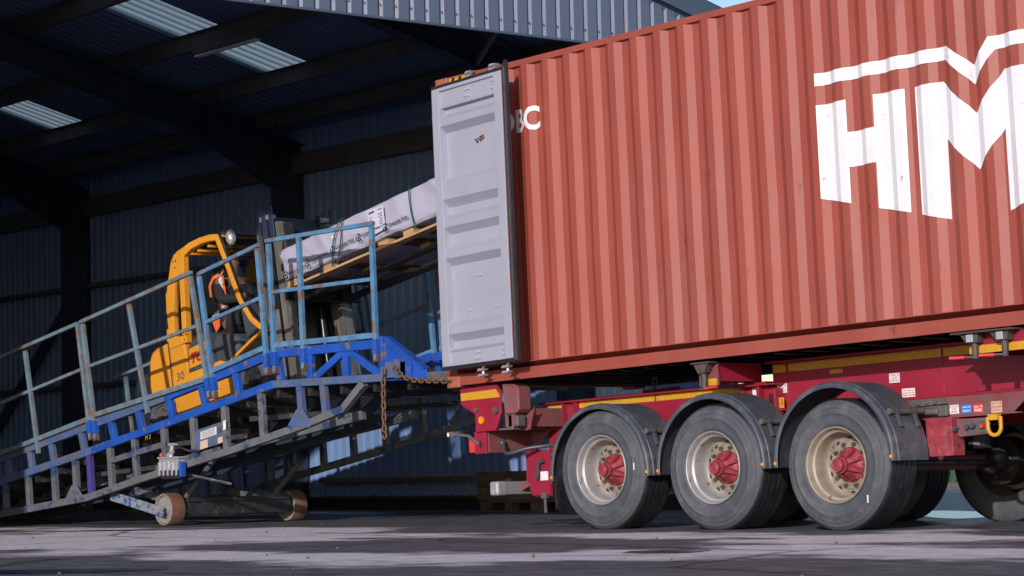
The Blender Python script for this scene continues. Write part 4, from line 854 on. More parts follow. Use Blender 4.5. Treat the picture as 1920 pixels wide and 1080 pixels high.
# towing eye
b = T(); pts = [(5.715, 0.47, -0.62), (5.715, 0.47, -0.70)] + [(5.775 + 0.06 * math.cos(a), 0.47, -0.70 - 0.06 * math.sin(a)) for a in [math.pi - math.pi * k / 10 for k in range(1, 10)]] + [(5.835, 0.47, -0.70), (5.835, 0.47, -0.62)]
b.tube(pts, 0.016, 10); b.box(5.73, 5.82, 0.45, 0.50, -0.645, -0.60); b.build('towing_eye', 'yellow_tape', tr, smooth=True)
# folded guard bracket
b = T(); b.box(5.14, 5.39, 0.45, 0.458, -0.895, -0.60).box(5.382, 5.39, 0.458, 0.60, -0.895, -0.60).box(5.14, 5.39, 0.458, 0.60, -0.608, -0.60); gbk = b.build('folded_bracket', 'hub_red', tr, bevel=0.006)
b = T()
for z in (-0.66, -0.74, -0.82): b.box(5.391, 5.3925, 0.52, 0.535, z - 0.014, z + 0.014)
b.build_each('slot', 'rubber', gbk)
# front outrigger with two twist locks
for y0, s in ((0.05, 1), (2.388, -1)):
    b = T(); b.box(5.90, 7.0, *sorted((y0, y0 + s * 0.015)), -0.163, -0.022).box(5.90, 5.93, *sorted((y0, y0 + s * 0.62)), -0.163, -0.022).box(6.45, 6.47, *sorted((y0, y0 + s * 0.62)), -0.40, -0.022).box(5.90, 7.0, *sorted((y0 - s * 0.005, y0 + s * 0.62)), -0.022, -0.016); og = b.build('outrigger', 'red', tr, bevel=0.004)
    T().box(5.902, 7.0, *sorted((y0 - s * 0.003, y0 - s * 0.0005)), -0.160, -0.100).build('reflective_tape', 'yellow_tape', og)
    T().box(5.83, 6.38, *sorted((y0 - s * 0.14, y0 + s * 0.02)), -0.015, -0.002).build('lock_plate', 'lock_steel', og, bevel=0.003)
    for x in (5.985, 6.255):
        b = T(); b.prism([(x - 0.10, -0.015), (x + 0.07, -0.015), (x + 0.055, -0.085), (x - 0.04, -0.085)], *sorted((y0 - s * 0.10, y0 - s * 0.012)), 'xz').cyl((x + 0.01, y0 - s * 0.06, -0.08), (x + 0.01, y0 - s * 0.06, -0.205), 0.024, 12); tl = b.build('twist_lock', 'lock_steel', tr, bevel=0.005)
        T().box(x - 0.03, x + 0.03, *sorted((y0 - s * 0.112, y0 - s * 0.101)), -0.08, -0.022).build('lock_collar', 'galv', tl, bevel=0.003)
        b = T(); b.cyl((x + 0.01, y0 - s * 0.075, -0.190), (x - 0.09, y0 - s * 0.11, -0.186), 0.007, 8); b.build('lever', 'steel_grey', tl)
        b = T(); b.cyl((x - 0.06, y0 - s * 0.10, -0.188), (x - 0.17, y0 - s * 0.14, -0.186), 0.013, 10); b.build('grip', 'label_red', tl, smooth=True)
# small chains under the container are left with the front legs out of view: landing legs carry the front
for y in (0.55, 1.85):
    b = T(); b.box(9.3, 9.42, y, y + 0.12, -1.2, -0.42).box(9.31, 9.41, y + 0.01, y + 0.11, -1.55, -1.2).box(9.2, 9.52, y - 0.1, y + 0.22, -1.573, -1.55); b.build('landing_leg', 'red_dusty', tr, bevel=0.006)

# ================================================================ LOADING RAMP
RO = Vector((-5.04, 1.2, 0))
rp = empty('loading_ramp', RO)
tag(rp, 'blue steel mobile loading ramp with faded railings leading up to the container', 'ramp')
def RB(): return MB(-RO)
S_ = 0.176
def ztop(x): return 0.78 + 0.1755 * (x + 8.23) if x < -2.9 else 1.755
def zlad(x): return 1.215 + S_ * (x + 4.1) if x < -2.8 else 1.445
def ztr(x):
    P = [(-9.2, 0.05), (-8.24, 0.13), (-6.3, 0.32), (-5.38, 0.49), (-3.51, 0.80), (-2.3, 1.02), (-1.68, 1.16), (-1.40, 1.36)]
    for (a, b_), (c, d) in zip(P, P[1:]):
        if a <= x <= c: return b_ + (d - b_) * (x - a) / (c - a)
    return 1.36
XT = -11.0
for y, near in ((0.10, True), (2.24, False)):
    up = 'blue'; 
    b = RB(); b.bar((-4.75, y, ztop(-4.75)), (-2.88, y, 1.745), 0.07, 0.10).bar((-2.88, y, 1.755), (-1.04, y, 1.77), 0.07, 0.09)
    o = b.build('top_chord', 'blue', rp, bevel=0.006)
    RB().bar((XT, y, ztop(XT)), (-4.76, y, ztop(-4.76)), 0.07, 0.10).build('top_chord', 'blue_worn', rp, bevel=0.006, label='worn lower stretch of the top chord')
    b = RB(); b.bar((-6.2, y, zlad(-6.2)), (-2.80, y, 1.445), 0.07, 0.085); b.build('bottom_chord', 'blue', rp, bevel=0.006)
    RB().bar((XT, y, 0.045), (-6.21, y, zlad(-6.21)), 0.07, 0.085).build('bottom_chord', 'blue_worn', rp, bevel=0.006)
    RB().bar((-2.80, y, 1.445), (-0.98, y, 1.44), 0.07, 0.075).build('bottom_chord', 'blue_worn', rp, bevel=0.006, label='scuffed level stretch of the bottom chord')
    ub = None
    for x, dx in ((-10.0, .06), (-9.1, .06), (-8.02, .06), (-7.52, .06), (-7.05, .07), (-6.41, .08), (-5.80, .09), (-5.25, .08), (-4.66, .07), (-4.05, .09), (-3.44, .06), (-2.72, .06), (-2.2, 0), (-1.625, 0)):
        b = RB(); b.bar((x - dx / 2, y, ztop(x) - 0.03), (x + dx / 2, y, zlad(x) + 0.03), 0.055, 0.085, (0, 1, 0)); b.build('upright', 'blue' if x > -6.0 else 'blue_worn', rp, bevel=0.005)
    for p, q in (((-2.17, 1.46), (-1.66, 1.72)), ((-1.59, 1.72), (-1.07, 1.46))):
        RB().bar((p[0], y, p[1]), (q[0], y, q[1]), 0.045, 0.075).build('diagonal', 'blue', rp, bevel=0.005)
    yo = -0.045 if near else 0.045
    b = RB(); b.prism([(-1.07, 1.83), (-0.98, 1.835), (-0.42, 1.505), (-0.40, 1.40), (-1.07, 1.40)], y - 0.008, y + 0.008, 'xz')
    b.bar((-0.98, y, 1.832), (-0.415, y, 1.50), 0.09, 0.012).bar((-0.99, y, 1.41), (-0.40, y, 1.405), 0.09, 0.012).box(-0.62, -0.60, y - 0.045, y + 0.045, 1.41, 1.55)
    b.box(-1.09, -1.03, y - 0.03, y + 0.03, 1.40, 1.84); b.build('end_plate', 'blue', rp, bevel=0.004)
    b = RB(); b.box(-0.95, -0.72, y - 0.075, y - 0.01, 1.43, 1.58).box(-0.80, -0.72, y - 0.085, y - 0.01, 1.42, 1.60); b.build('chain_bracket', 'blue_worn', rp, bevel=0.004)
    if not near:
        RB().prism([(-6.0, zlad(-6.0) + 0.04), (-2.85, 1.48), (-1.06, 1.48), (-1.06, 1.73), (-2.85, 1.71), (-6.0, ztop(-6.0) - 0.05)], y + 0.012, y + 0.018, 'xz').build('kick_plate', 'steel_dark', rp)
    if not near:
        RB().prism([(-8.6, ztop(-8.6) + 0.03), (-5.2, ztop(-5.2) + 0.03), (-5.0, 2.42), (-8.6, 1.78)], y + 0.030, y + 0.036, 'xz').build('sun_block_sheet', 'steel_dark', rp)  # added on the far side to stop sun reaching the back wall
        RB().prism([(-8.2, 0.20), (-6.3, 0.38), (-5.38, 0.53), (-3.51, 0.84), (-2.45, 1.02), (-2.45, 1.40), (-2.9, 1.36), (-8.2, 0.46)], 1.18, 1.186, 'xz').build('shade_sheet', 'frame_steel', rp)  # added dark sheet for the shade under the deck, also stops sun
    # under-truss
    b = RB(); P = [(-9.2, 0.05), (-8.24, 0.13), (-6.3, 0.32)]
    for a, c in zip(P, P[1:]): b.bar((a[0], y, a[1]), (c[0], y, c[1]), 0.07, 0.08)
    b.build('lower_chord', 'grey_ramp', rp, bevel=0.005)
    b = RB(); P = [(-6.3, 0.32), (-5.38, 0.49), (-3.51, 0.80), (-2.3, 1.02), (-1.68, 1.16), (-1.36, 1.40)]
    for a, c in zip(P, P[1:]): b.bar((a[0], y, a[1]), (c[0] + 0.01, y, c[1]), 0.07, 0.075)
    b.build('lower_chord', 'grey_ramp', rp, bevel=0.005)
    for k, (x, mt) in enumerate(((-8.1, 'grey_ramp'), (-7.58, 'grey_ramp'), (-7.01, 'grey_ramp'), (-6.56, 'grey_ramp'), (-6.26, 'purple'), (-5.84, 'grey_ramp'), (-5.35, 'grey_ramp'), (-4.78, 'grey_ramp'), (-4.23, 'grey_ramp'), (-3.66, 'grey_ramp'), (-3.02, 'grey_ramp'), (-2.36, 'blue_worn'), (-1.98, 'blue_worn'))):
        b = RB(); b.bar((x - 0.02, y, zlad(x) - 0.03), (x + 0.02, y, ztr(x) + 0.02), 0.06, 0.075)
        if x in (-6.56, -2.36):
            z = ztr(x); b.prism([(x - 0.19, z + 0.01), (x - 0.04, z + 0.17), (x + 0.06, z + 0.17), (x + 0.14, z + 0.09), (x + 0.17, z + 0.06), (x + 0.17, z - 0.02)], y - 0.04, y - 0.032, 'xz')
        b.build('strut', mt, rp, bevel=0.005)
    b = RB(); b.bar((-5.84, y, 0.72), (-4.80, y, 0.88), 0.05, 0.06).build('tie', 'grey_ramp', rp)
# middle beams, deck and deck bearers
for y in (0.85, 1.55):
    RB().bar((-10.4, y, zlad(-10.4) - 0.03), (-2.3, y, 1.12), 0.06, 0.10).build('middle_beam', 'grey_ramp', rp, bevel=0.005)
def zdk(x): return 1.24 + S_ * (x + 4.1) if x < -2.9 else 1.455
b = RB(); xs = [XT, -2.9, -0.44]; vs = []
for x in xs:
    for y in (0.135, 2.205): vs.append((x, y, max(0.02, zdk(x))))
b.add(vs, [(0, 2, 3, 1), (2, 4, 5, 3)]); dk = b.build('deck', 'deck', rp, recalc=False)
x = XT + 0.4
first = None
while x < -0.6:
    z = zdk(x) - 0.045
    if z > 0.05: RB().box(x - 0.025, x + 0.025, 0.136, 2.204, z - 0.10, z + 0.04).build('bearer', 'steel_dark', rp)
    x += 0.52
b = RB(); b.box(-0.44, -0.10, 0.12, 2.22, 1.385, 1.462); b.build('lip', 'rust', rp, bevel=0.01)
RB().box(-0.43, -0.12, 0.10, 0.119, 1.375, 1.465).build('lip_cheek', 'steel_grey', rp, bevel=0.004)
b = RB()
for x0, x1 in ((-3.3, -2.2), (-4.6, -3.6), (-6.4, -5.4)):
    b.bar((x0, 0.14, zlad(x0) - 0.25), (x1, 2.2, zlad(x1) - 0.20), 0.05, 0.05)
b.build_each('wind_brace', 'steel_dark', rp)
# railings: panels of square tube, (top, mid, bottom) runs and posts
PAN = [
    ('rail_green', [((-9.2, 1.79), (-6.40, 2.28)), ((-9.2, 1.245), (-6.27, 1.77)), ((-9.2, 0.65), (-6.11, 1.215))], [((-8.9, 1.83), (-8.66, 0.60)), ((-7.55, 2.05), (-7.27, 0.83)), ((-6.41, 2.28), (-6.16, 0.98))]),
    ('rail_green', [((-6.36, 2.29), (-4.17, 2.69)), ((-6.21, 1.78), (-4.05, 2.12)), ((-6.09, 1.235), (-3.93, 1.55))], [((-6.31, 2.29), (-6.05, 0.97)), ((-5.37, 2.45), (-5.02, 1.22)), ((-4.19, 2.67), (-3.86, 1.36))]),
    ('rail_blue', [((-4.05, 2.66), (-2.97, 2.88)), ((-3.93, 2.14), (-2.92, 2.34)), ((-3.85, 1.62), (-2.85, 1.83))], [((-4.03, 2.66), (-3.77, 1.36)), ((-2.99, 2.87), (-2.84, 1.56))]),
    ('rail_blue', [((-2.84, 2.91), (-1.10, 2.935)), ((-2.78, 2.38), (-1.11, 2.395)), ((-2.77, 1.84), (-1.11, 1.85))], [((-2.80, 2.90), (-2.71, 1.57)), ((-2.29, 2.925), (-2.235, 1.58)), ((-1.13, 2.93), (-1.09, 1.61))]),
]
for y, s in ((0.045, 1), (2.295, -1)):
    for mt, runs, posts in PAN:
        root = None
        b = RB()
        b.bar((runs[0][0][0], y, runs[0][0][1]), (runs[0][1][0], y, runs[0][1][1]), 0.042, 0.042)
        root = b.build('railing', mt, rp, bevel=0.004)
        for rn in runs[1:]:
            RB().bar((rn[0][0], y, rn[0][1]), (rn[1][0], y, rn[1][1]), 0.036, 0.038 if rn is not runs[2] else 0.055).build('rail', mt, root, bevel=0.004)
        for p, q in posts:
            RB().bar((p[0], y - s * 0.002, p[1] - 0.0225), (q[0], y - s * 0.002, q[1]), 0.046, 0.048).build('post', mt, root, bevel=0.004)
            d = (Vector((q[0], 0, q[1])) - Vector((p[0], 0, p[1]))).normalized(); qe = Vector((q[0], y, q[1]))
            if mt == 'rail_blue' or q[0] in (-6.05, -6.16, -3.86):
                RB().bar(qe - d * 0.20, qe - d * 0.06, 0.064, 0.068).build('socket', 'blue', root, bevel=0.004)
                RB().bar(qe - d * 0.05, qe + d * 0.02, 0.049, 0.051).build('post_foot', 'rust', root)
# road wheels of the ramp
for y, s in ((0.24, 1), (1.90, 1)):
    c = (-5.04, y, 0.178)
    b = RB(); b.lathe([(0.150, 0.01), (0.172, 0.0), (0.178, 0.008), (0.178, 0.165), (0.172, 0.172), (0.150, 0.165)], c, 48); w_ = b.build('road_wheel', 'wheel_brown', rp, smooth=True)
    b = RB(); b.lathe([(0.168, 0.0), (0.158, -0.002), (0.152, 0.004), (0.148, 0.03), (0.06, 0.04), (0.05, 0.01), (0.0, 0.008)], c, 48); b.lathe([(0.15, 0.15), (0.0, 0.14)], c, 32); b.build('disc', 'wheel_disc', w_, smooth=True)
b = RB(); b.bar((-5.04, 0.20, 0.178), (-5.04, 2.10, 0.178), 0.05, 0.05, (1, 0, 0)); b.box(-5.02, -4.92, 0.42, 1.88, 0.105, 0.26); b.box(-4.94, -4.90, 0.46, 1.85, 0.25, 0.30); b.build('axle_beam', 'steel_dark', rp, bevel=0.006)
for y in (0.20, 2.12):
    b = RB(); b.bar((-6.0, y, 0.335), (-4.98, y, 0.15), 0.03, 0.105); b.build('axle_arm', 'arm_flaked', rp, bevel=0.005)
b = RB()
for y in (0.55, 1.75): b.bar((-6.1, y, 0.40), (-4.98, y, 0.19), 0.06, 0.07).cyl((-5.1, y, 0.27), (-4.5, y, 0.72), 0.03, 12)
b.build_each('lift_linkage', 'grey_ramp', rp)
b = RB(); b.bar((-4.50, 0.10, 0.57), (-4.05, 0.45, 0.44), 0.028, 0.028); b.build('pump_lever_arm', 'steel_dark', rp, bevel=0.005)
# hand pump
b = RB(); b.box(-4.70, -4.35, -0.04, 0.06, 0.60, 0.73)
for k in range(5): b.box(-4.70 + k * 0.08, -4.67 + k * 0.08, -0.055, -0.04, 0.545, 0.69)
b.box(-4.72, -4.33, -0.05, 0.06, 0.725, 0.745); pm = b.build('hand_pump', 'galv', rp, bevel=0.004)
b = RB(); b.box(-4.68, -4.37, -0.03, 0.05, 0.51, 0.60); b.build('pump_base', 'rubber', pm, bevel=0.01)
b = RB(); b.cyl((-4.53, 0.0, 0.745), (-4.50, 0.0, 0.86), 0.028, 12).cyl((-4.58, -0.01, 0.76), (-4.47, -0.01, 0.80), 0.02, 10).box(-4.56, -4.44, -0.02, 0.03, 0.86, 0.89); b.build('valve', 'galv', pm, bevel=0.003)
b = RB(); b.ball((-4.66, -0.04, 0.76), 0.028, 12, (0.8, 0.6, 1)); b.build('release_knob', 'label_red', pm, smooth=True)
RB().box(-4.345, -4.30, -0.03, 0.03, 0.53, 0.69).build('pump_bracket', 'blue', pm, bevel=0.004)
b = RB(); pts = [Vector((-4.46, 0.0, 0.83)), Vector((-4.36, 0.0, 0.84)), Vector((-4.24, 0.03, 0.80)), Vector((-4.14, 0.08, 0.80))]; b.tube(pts, 0.014, 8); b.build('hose', 'rubber', pm, smooth=True)
# rating plate between two struts
b = RB(); b.prism([(-4.20, 0.79), (-3.67, 0.88), (-3.67, 1.10), (-4.20, 1.01)], 0.080, 0.088, 'xz'); rpl = b.build('rating_plate', 'blue_worn', rp)
def skewbox(x0, x1, z0, z1, y): return [(x0, y, z0 + S_ * (x0 + 4.15)), (x1, y, z0 + S_ * (x1 + 4.15)), (x1, y, z1 + S_ * (x1 + 4.15)), (x0, y, z1 + S_ * (x0 + 4.15))]
RB().add(skewbox(-4.09, -3.80, 0.905, 0.985, 0.077), [(0, 1, 2, 3)]).build('sticker', 'label_white', rpl, recalc=False)
RB().add(skewbox(-4.10, -3.96, 0.80, 0.885, 0.077), [(0, 1, 2, 3)]).build('sticker', 'label_cream', rpl, recalc=False)
RB().add(skewbox(-3.78, -3.68, 0.80, 0.86, 0.077), [(0, 1, 2, 3)]).build('sticker', 'label_cream', rpl, recalc=False)
RB().add(skewbox(-3.65, -3.60, 0.915, 1.01, 0.055), [(0, 1, 2, 3)]).build('sticker', 'label_white', rpl, recalc=False)
b = RB(); put_text(b, 'CE', 0.07, (-3.785, 0.0765, 0.975), (1, 0, S_), (0, 0, 1)); b.build('print', 'ink_black', rpl, recalc=False)
b = RB()
for k in range(5): b.add(skewbox(-4.075, -3.82, 0.915 + k * 0.014, 0.920 + k * 0.014, 0.0755), [(0, 1, 2, 3)])
b.build_each('print_line', 'ink_black', rpl, recalc=False)
b = RB(); put_text(b, 'M 3', 0.07, (-5.10, 0.055, 0.93), (1, 0, S_), (0, 0, 1)); b.build('chalk_mark', 'yellow_tape', rp, recalc=False)

# chains on the ramp end plate
def chain(name, pts, lab, mat='chain', wl=0.072, r=0.0095, hook=False):
    P = [Vector(p) for p in pts]; seg = [(b_ - a).length for a, b_ in zip(P, P[1:])]; tot = sum(seg); n = int(tot / (wl * 0.74)); base = P[0]
    def at(d):
        for (a, b_), l in zip(zip(P, P[1:]), seg):
            if d <= l: return a.lerp(b_, d / l), (b_ - a).normalized()
            d -= l
        return P[-1], (P[-1] - P[-2]).normalized()
    m = MB(-base)
    for k in range(n):
        c, d = at((k + 0.5) * tot / n); sd = Vector((0, 1, 0)); sd = (sd - d * sd.dot(d)).normalized(); o = d.cross(sd)
        q = (o + sd * 0.35).normalized() if k % 2 == 0 else (sd - o * 0.35).normalized()
        hl, hw = wl / 2 - 0.02, 0.0165; lp = []
        for i in range(14):
            a = 2 * math.pi * i / 14; lp.append(c + d * (math.cos(a) * hw + (hl if math.cos(a) > 0 else -hl)) + q * math.sin(a) * hw * 1.15)
        m.tube(lp, r, 6, closed=True)
    if hook:
        e = P[-1]; m.tube([e + Vector((0.0 + 0.028 * math.sin(a), 0, -0.04 + 0.032 * math.cos(a))) for a in [k * 0.45 for k in range(12)]], 0.011, 8)
    o = m.build(name, mat, None, smooth=True); o.location = base; return tag(o, lab, 'chain')
chain('hanging_chain', [(-0.915, -0.02, 1.52), (-0.92, -0.02, 1.2), (-0.915, -0.02, 0.92)], 'rusty loose chain hanging straight down from the ramp end plate', hook=True)
chain('tie_chain', [(-0.76, -0.02, 1.53), (-0.70, -0.03, 1.475), (-0.58, -0.03, 1.42), (-0.42, -0.03, 1.385), (-0.25, -0.03, 1.375), (-0.06, -0.03, 1.365), (0.06, -0.012, 1.360)], 'rusty chain tying the ramp end to the container corner casting')
chain('trailer_chain', [(1.75, 0.95, 1.32), (1.75, 0.95, 1.05)], 'dark chain loop hanging in the gap between container and trailer beam', 'steel_dark')

# ================================================================ FORKLIFT (local x forward along the ramp, y across, z normal to the deck)
SL = math.atan(S_)
fk = empty('forklift', (-4.1, 1.2, 1.24), (0, -SL, 0))
tag(fk, 'yellow orange counterbalance forklift truck climbing the blue ramp with a driver', 'forklift')
YN, YF = -0.58, 0.55
b = MB(); b.prism([(-1.71, 0.50), (-1.715, 0.62), (-1.67, 0.90), (-1.60, 0.985), (-1.48, 1.02), (-1.225, 1.03), (-1.225, 0.30), (-1.40, 0.44), (-1.62, 0.46)], YN + 0.02, YF - 0.02, 'xz'); b.build('counterweight', 'orange', fk, bevel=0.05, smooth=True)
b = MB(); b.prism([(-1.222, 1.03), (-0.93, 1.03), (-0.875, 0.60), (-0.30, 0.60), (-0.10, 0.52), (-0.08, 0.10), (-1.20, 0.10), (-1.222, 0.45)], YN, YF, 'xz'); bd = b.build('body', 'orange', fk, bevel=0.02)
b = MB(); b.box(-1.195, -0.90, YN - 0.002, YN - 0.0005, 0.925, 0.930).box(-1.195, -1.19, YN - 0.002, YN - 0.0005, 0.60, 0.93).box(-1.223, -1.219, YN - 0.003, YN + 0.03, 0.46, 1.02); b.build('panel_gap', 'rubber', bd)
b = MB(); b.prism([(-0.885, 0.585), (-0.835, 0.875), (-0.72, 0.93), (-0.45, 0.95), (-0.42, 0.80), (-0.38, 0.58)], YN - 0.006, YF, 'xz'); b.build('trim', 'dark_grey_trim', bd, bevel=0.012)
b = MB(); b.prism([(-0.845, 0.625), (-0.81, 0.845), (-0.43, 0.865), (-0.40, 0.64)], YN - 0.016, YN - 0.005, 'xz'); mp_ = b.build('maker_panel', 'orange', bd, bevel=0.006)
b = MB(); put_text(b, 'TCM', 0.155, (-0.805, YN - 0.0175, 0.675), (1, 0, 0), (0, 0, 1), 0.008, 0.25, 1.1); b.build('lettering', 'ink_red', mp_, recalc=False)
b = MB(); put_text(b, '30', 0.13, (-1.13, YN - 0.002, 0.545), (1, 0, 0), (0, 0, 1), 0.0, 0.0, 1.25); b.build('number', 'dark_grey_trim', bd, recalc=False)
b = MB(); b.prism([(-0.40, 0.55), (-0.42, 0.87), (-0.30, 0.90), (0.0, 0.83), (0.08, 0.72), (-0.02, 0.56)], YN + 0.02, YF - 0.02, 'xz'); b.build('seat_pan_cover', 'dark_grey_trim', fk, bevel=0.05, smooth=True)
b = MB(); b.bar((-0.09, YN + 0.03, 0.555), (0.53, YN + 0.03, 0.755), 0.06, 0.035).bar((-0.09, YF - 0.03, 0.555), (0.53, YF - 0.03, 0.755), 0.06, 0.035).bar((0.50, YN, 0.755), (0.50, YF, 0.755), 0.03, 0.03, (1, 0, 0)); b.build_each('front_edge', 'orange', fk, bevel=0.006)
b = MB(); b.prism([(-0.09, 0.10), (-0.09, 0.54), (0.48, 0.725), (0.48, 0.55), (0.20, 0.52), (0.02, 0.30), (0.0, 0.10)], YN + 0.06, YF - 0.06, 'xz'); b.build('floor_box', 'black_trim', fk, bevel=0.01)
# cab frame, near and far
for y, s in ((YN + 0.005, 1), (YF - 0.005, -1)):
    y0, y1 = sorted((y, y + s * 0.075))
    b = MB(); b.prism([(-1.245, 1.02), (-1.175, 1.45), (-1.165, 1.56), (-1.145, 1.565), (-1.00, 1.88), (-0.93, 1.945), (-0.83, 1.975), (-0.80, 1.975), (-0.815, 1.70), (-0.86, 1.66), (-0.96, 1.66), (-1.06, 1.30), (-1.08, 1.07), (-1.04, 1.02)], y0, y1, 'xz'); cf = b.build('rear_pillar', 'orange', fk, bevel=0.008)
    b = MB(); b.prism([(-0.945, 0.93), (-0.865, 0.93), (-0.775, 1.70), (-0.735, 1.93), (-0.80, 1.965), (-0.862, 1.70)], y0 - 0.004 * s, y1, 'xz'); b.build('door_pillar', 'orange', fk, bevel=0.008)
    b = MB(); b.prism([(-1.06, 1.05), (-0.94, 1.05), (-0.86, 1.68), (-0.965, 1.68)], y0 + 0.03, y0 + 0.036, 'xz'); b.build('side_glass', 'glass', fk)
    b = MB(); b.box(-1.21, -1.18, y - s * 0.004, y, 1.16, 1.38); b.build('vent_slot', 'rubber', cf)
    b = MB()
    for q in ((-0.93, 1.80), (-0.95, 1.87), (-0.90, 1.87), (-0.86, 1.02), (-0.91, 1.02), (-0.89, 0.97)): b.cyl((q[0], y - s * 0.004, q[1]), (q[0], y, q[1]), 0.011, 10)
    b.build_each('bolt', 'rubber', cf)
    b = MB(); top = [(-0.80, 1.975), (-0.62, 2.005), (-0.42, 2.010), (-0.22, 1.995), (-0.09, 1.965)]; low = [(-0.13, 1.90), (-0.25, 1.925), (-0.42, 1.935), (-0.60, 1.925), (-0.74, 1.88)]
    b.prism(top + low, y0, y1, 'xz'); b.build('roof_rail', 'orange', fk, bevel=0.008)
    b = MB(); A = [(-0.115, 1.955), (0.055, 1.50), (0.17, 1.17), (0.33, 0.92), (0.53, 0.75)]
    for p, q in zip(A, A[1:]): b.bar((p[0], y + s * 0.03, p[1]), (q[0] + 0.004, y + s * 0.03, q[1] - 0.004), 0.055, 0.06)
    b.build('front_pillar', 'orange', fk, bevel=0.008)
    b = MB()
    for p, q in zip(A, A[1:]): b.bar((p[0] + 0.045, y + s * 0.03, p[1] + 0.005), (q[0] + 0.049, y + s * 0.03, q[1]), 0.03, 0.012)
    b.build('window_seal', 'rubber', fk)
b = MB(); b.prism([(-0.86, 1.965), (-0.62, 2.010), (-0.42, 2.018), (-0.20, 2.004), (-0.05, 1.975), (-0.05, 1.955), (-0.20, 1.985), (-0.42, 1.998), (-0.62, 1.99), (-0.86, 1.945)], YN + 0.075, YF - 0.075, 'xz'); b.build('roof_panel', 'black_trim', fk)
b = MB(); b.bar((-0.06, YN + 0.05, 1.935), (-0.06, YF - 0.05, 1.935), 0.03, 0.022, (1, 0, 0)); b.build('roof_front_rail', 'orange', fk)
b = MB(); b.bar((-0.045, YN + 0.05, 1.965), (-0.045, YF - 0.05, 1.965), 0.05, 0.035, (1, 0, 0)); b.build('roof_lip', 'dark_grey_trim', fk, bevel=0.006)
b = MB()
for a in (-0.68, -0.55, -0.35): b.bar((a, YN + 0.07, 1.90), (a + 0.12, YF - 0.07, 1.90), 0.03, 0.03, (1, 0, 0))
b.build_each('guard_bar', 'orange', fk)
b = MB(); b.prism([(-0.02, 1.95), (0.52, 0.76), (0.526, 0.765), (-0.012, 1.955)], YN + 0.08, YF - 0.08, 'xz'); b.build('windscreen', 'glass', fk)
b = MB(); b.box(-0.80, -0.30, YF - 0.10, YF - 0.095, 1.10, 1.78); b.build('cab_curtain', 'clad_pale', fk)
b = MB(); b.lathe([(0.0, 0.0), (0.05, 0.006), (0.085, 0.03), (0.095, 0.06), (0.07, 0.10), (0.0, 0.13)], (0, 0, 0), 28)
for v in b.v: v.x, v.y, v.z = (0.085 - v.y) * 1.0 + 0.0, v.x * 0.62 - 0.47, v.z + 1.90
b.build('work_lamp', 'lamp_glass', fk, smooth=True)
MB().bar((-0.05, -0.47, 1.955), (-0.01, -0.47, 1.90), 0.03, 0.03).build('lamp_bracket', 'dark_grey_trim', fk)
# seat, dash, steering
b = MB(); b.prism([(-0.86, 0.92), (-0.40, 0.92), (-0.36, 0.98), (-0.40, 1.03), (-0.80, 1.01), (-0.92, 1.60), (-0.99, 1.60), (-0.93, 1.0)], -0.28, 0.2, 'xz'); b.build('seat', 'black_trim', fk, bevel=0.03)
b = MB(); b.prism([(0.10, 0.74), (0.34, 0.82), (0.22, 1.12), (0.12, 1.16), (0.06, 1.10)], YN + 0.09, YF - 0.09, 'xz'); b.build('dashboard', 'dark_grey_trim', fk, bevel=0.03)
b = MB(); ring = []
for k in range(20):
    a = 2 * math.pi * k / 20; ring.append(Vector((-0.06, -0.05, 1.26)) + Vector((math.cos(a) * 0.7, 0, math.cos(a) * 0.72)) * 0.0 + Vector((0.75 * math.cos(a) * 0.16, math.sin(a) * 0.16, 0.66 * math.cos(a) * 0.16)))
b.tube(ring, 0.014, 8, closed=True).cyl((-0.06, -0.05, 1.26), (0.10, -0.05, 1.10), 0.02, 8); b.build('steering_wheel', 'black_trim', fk, smooth=True)
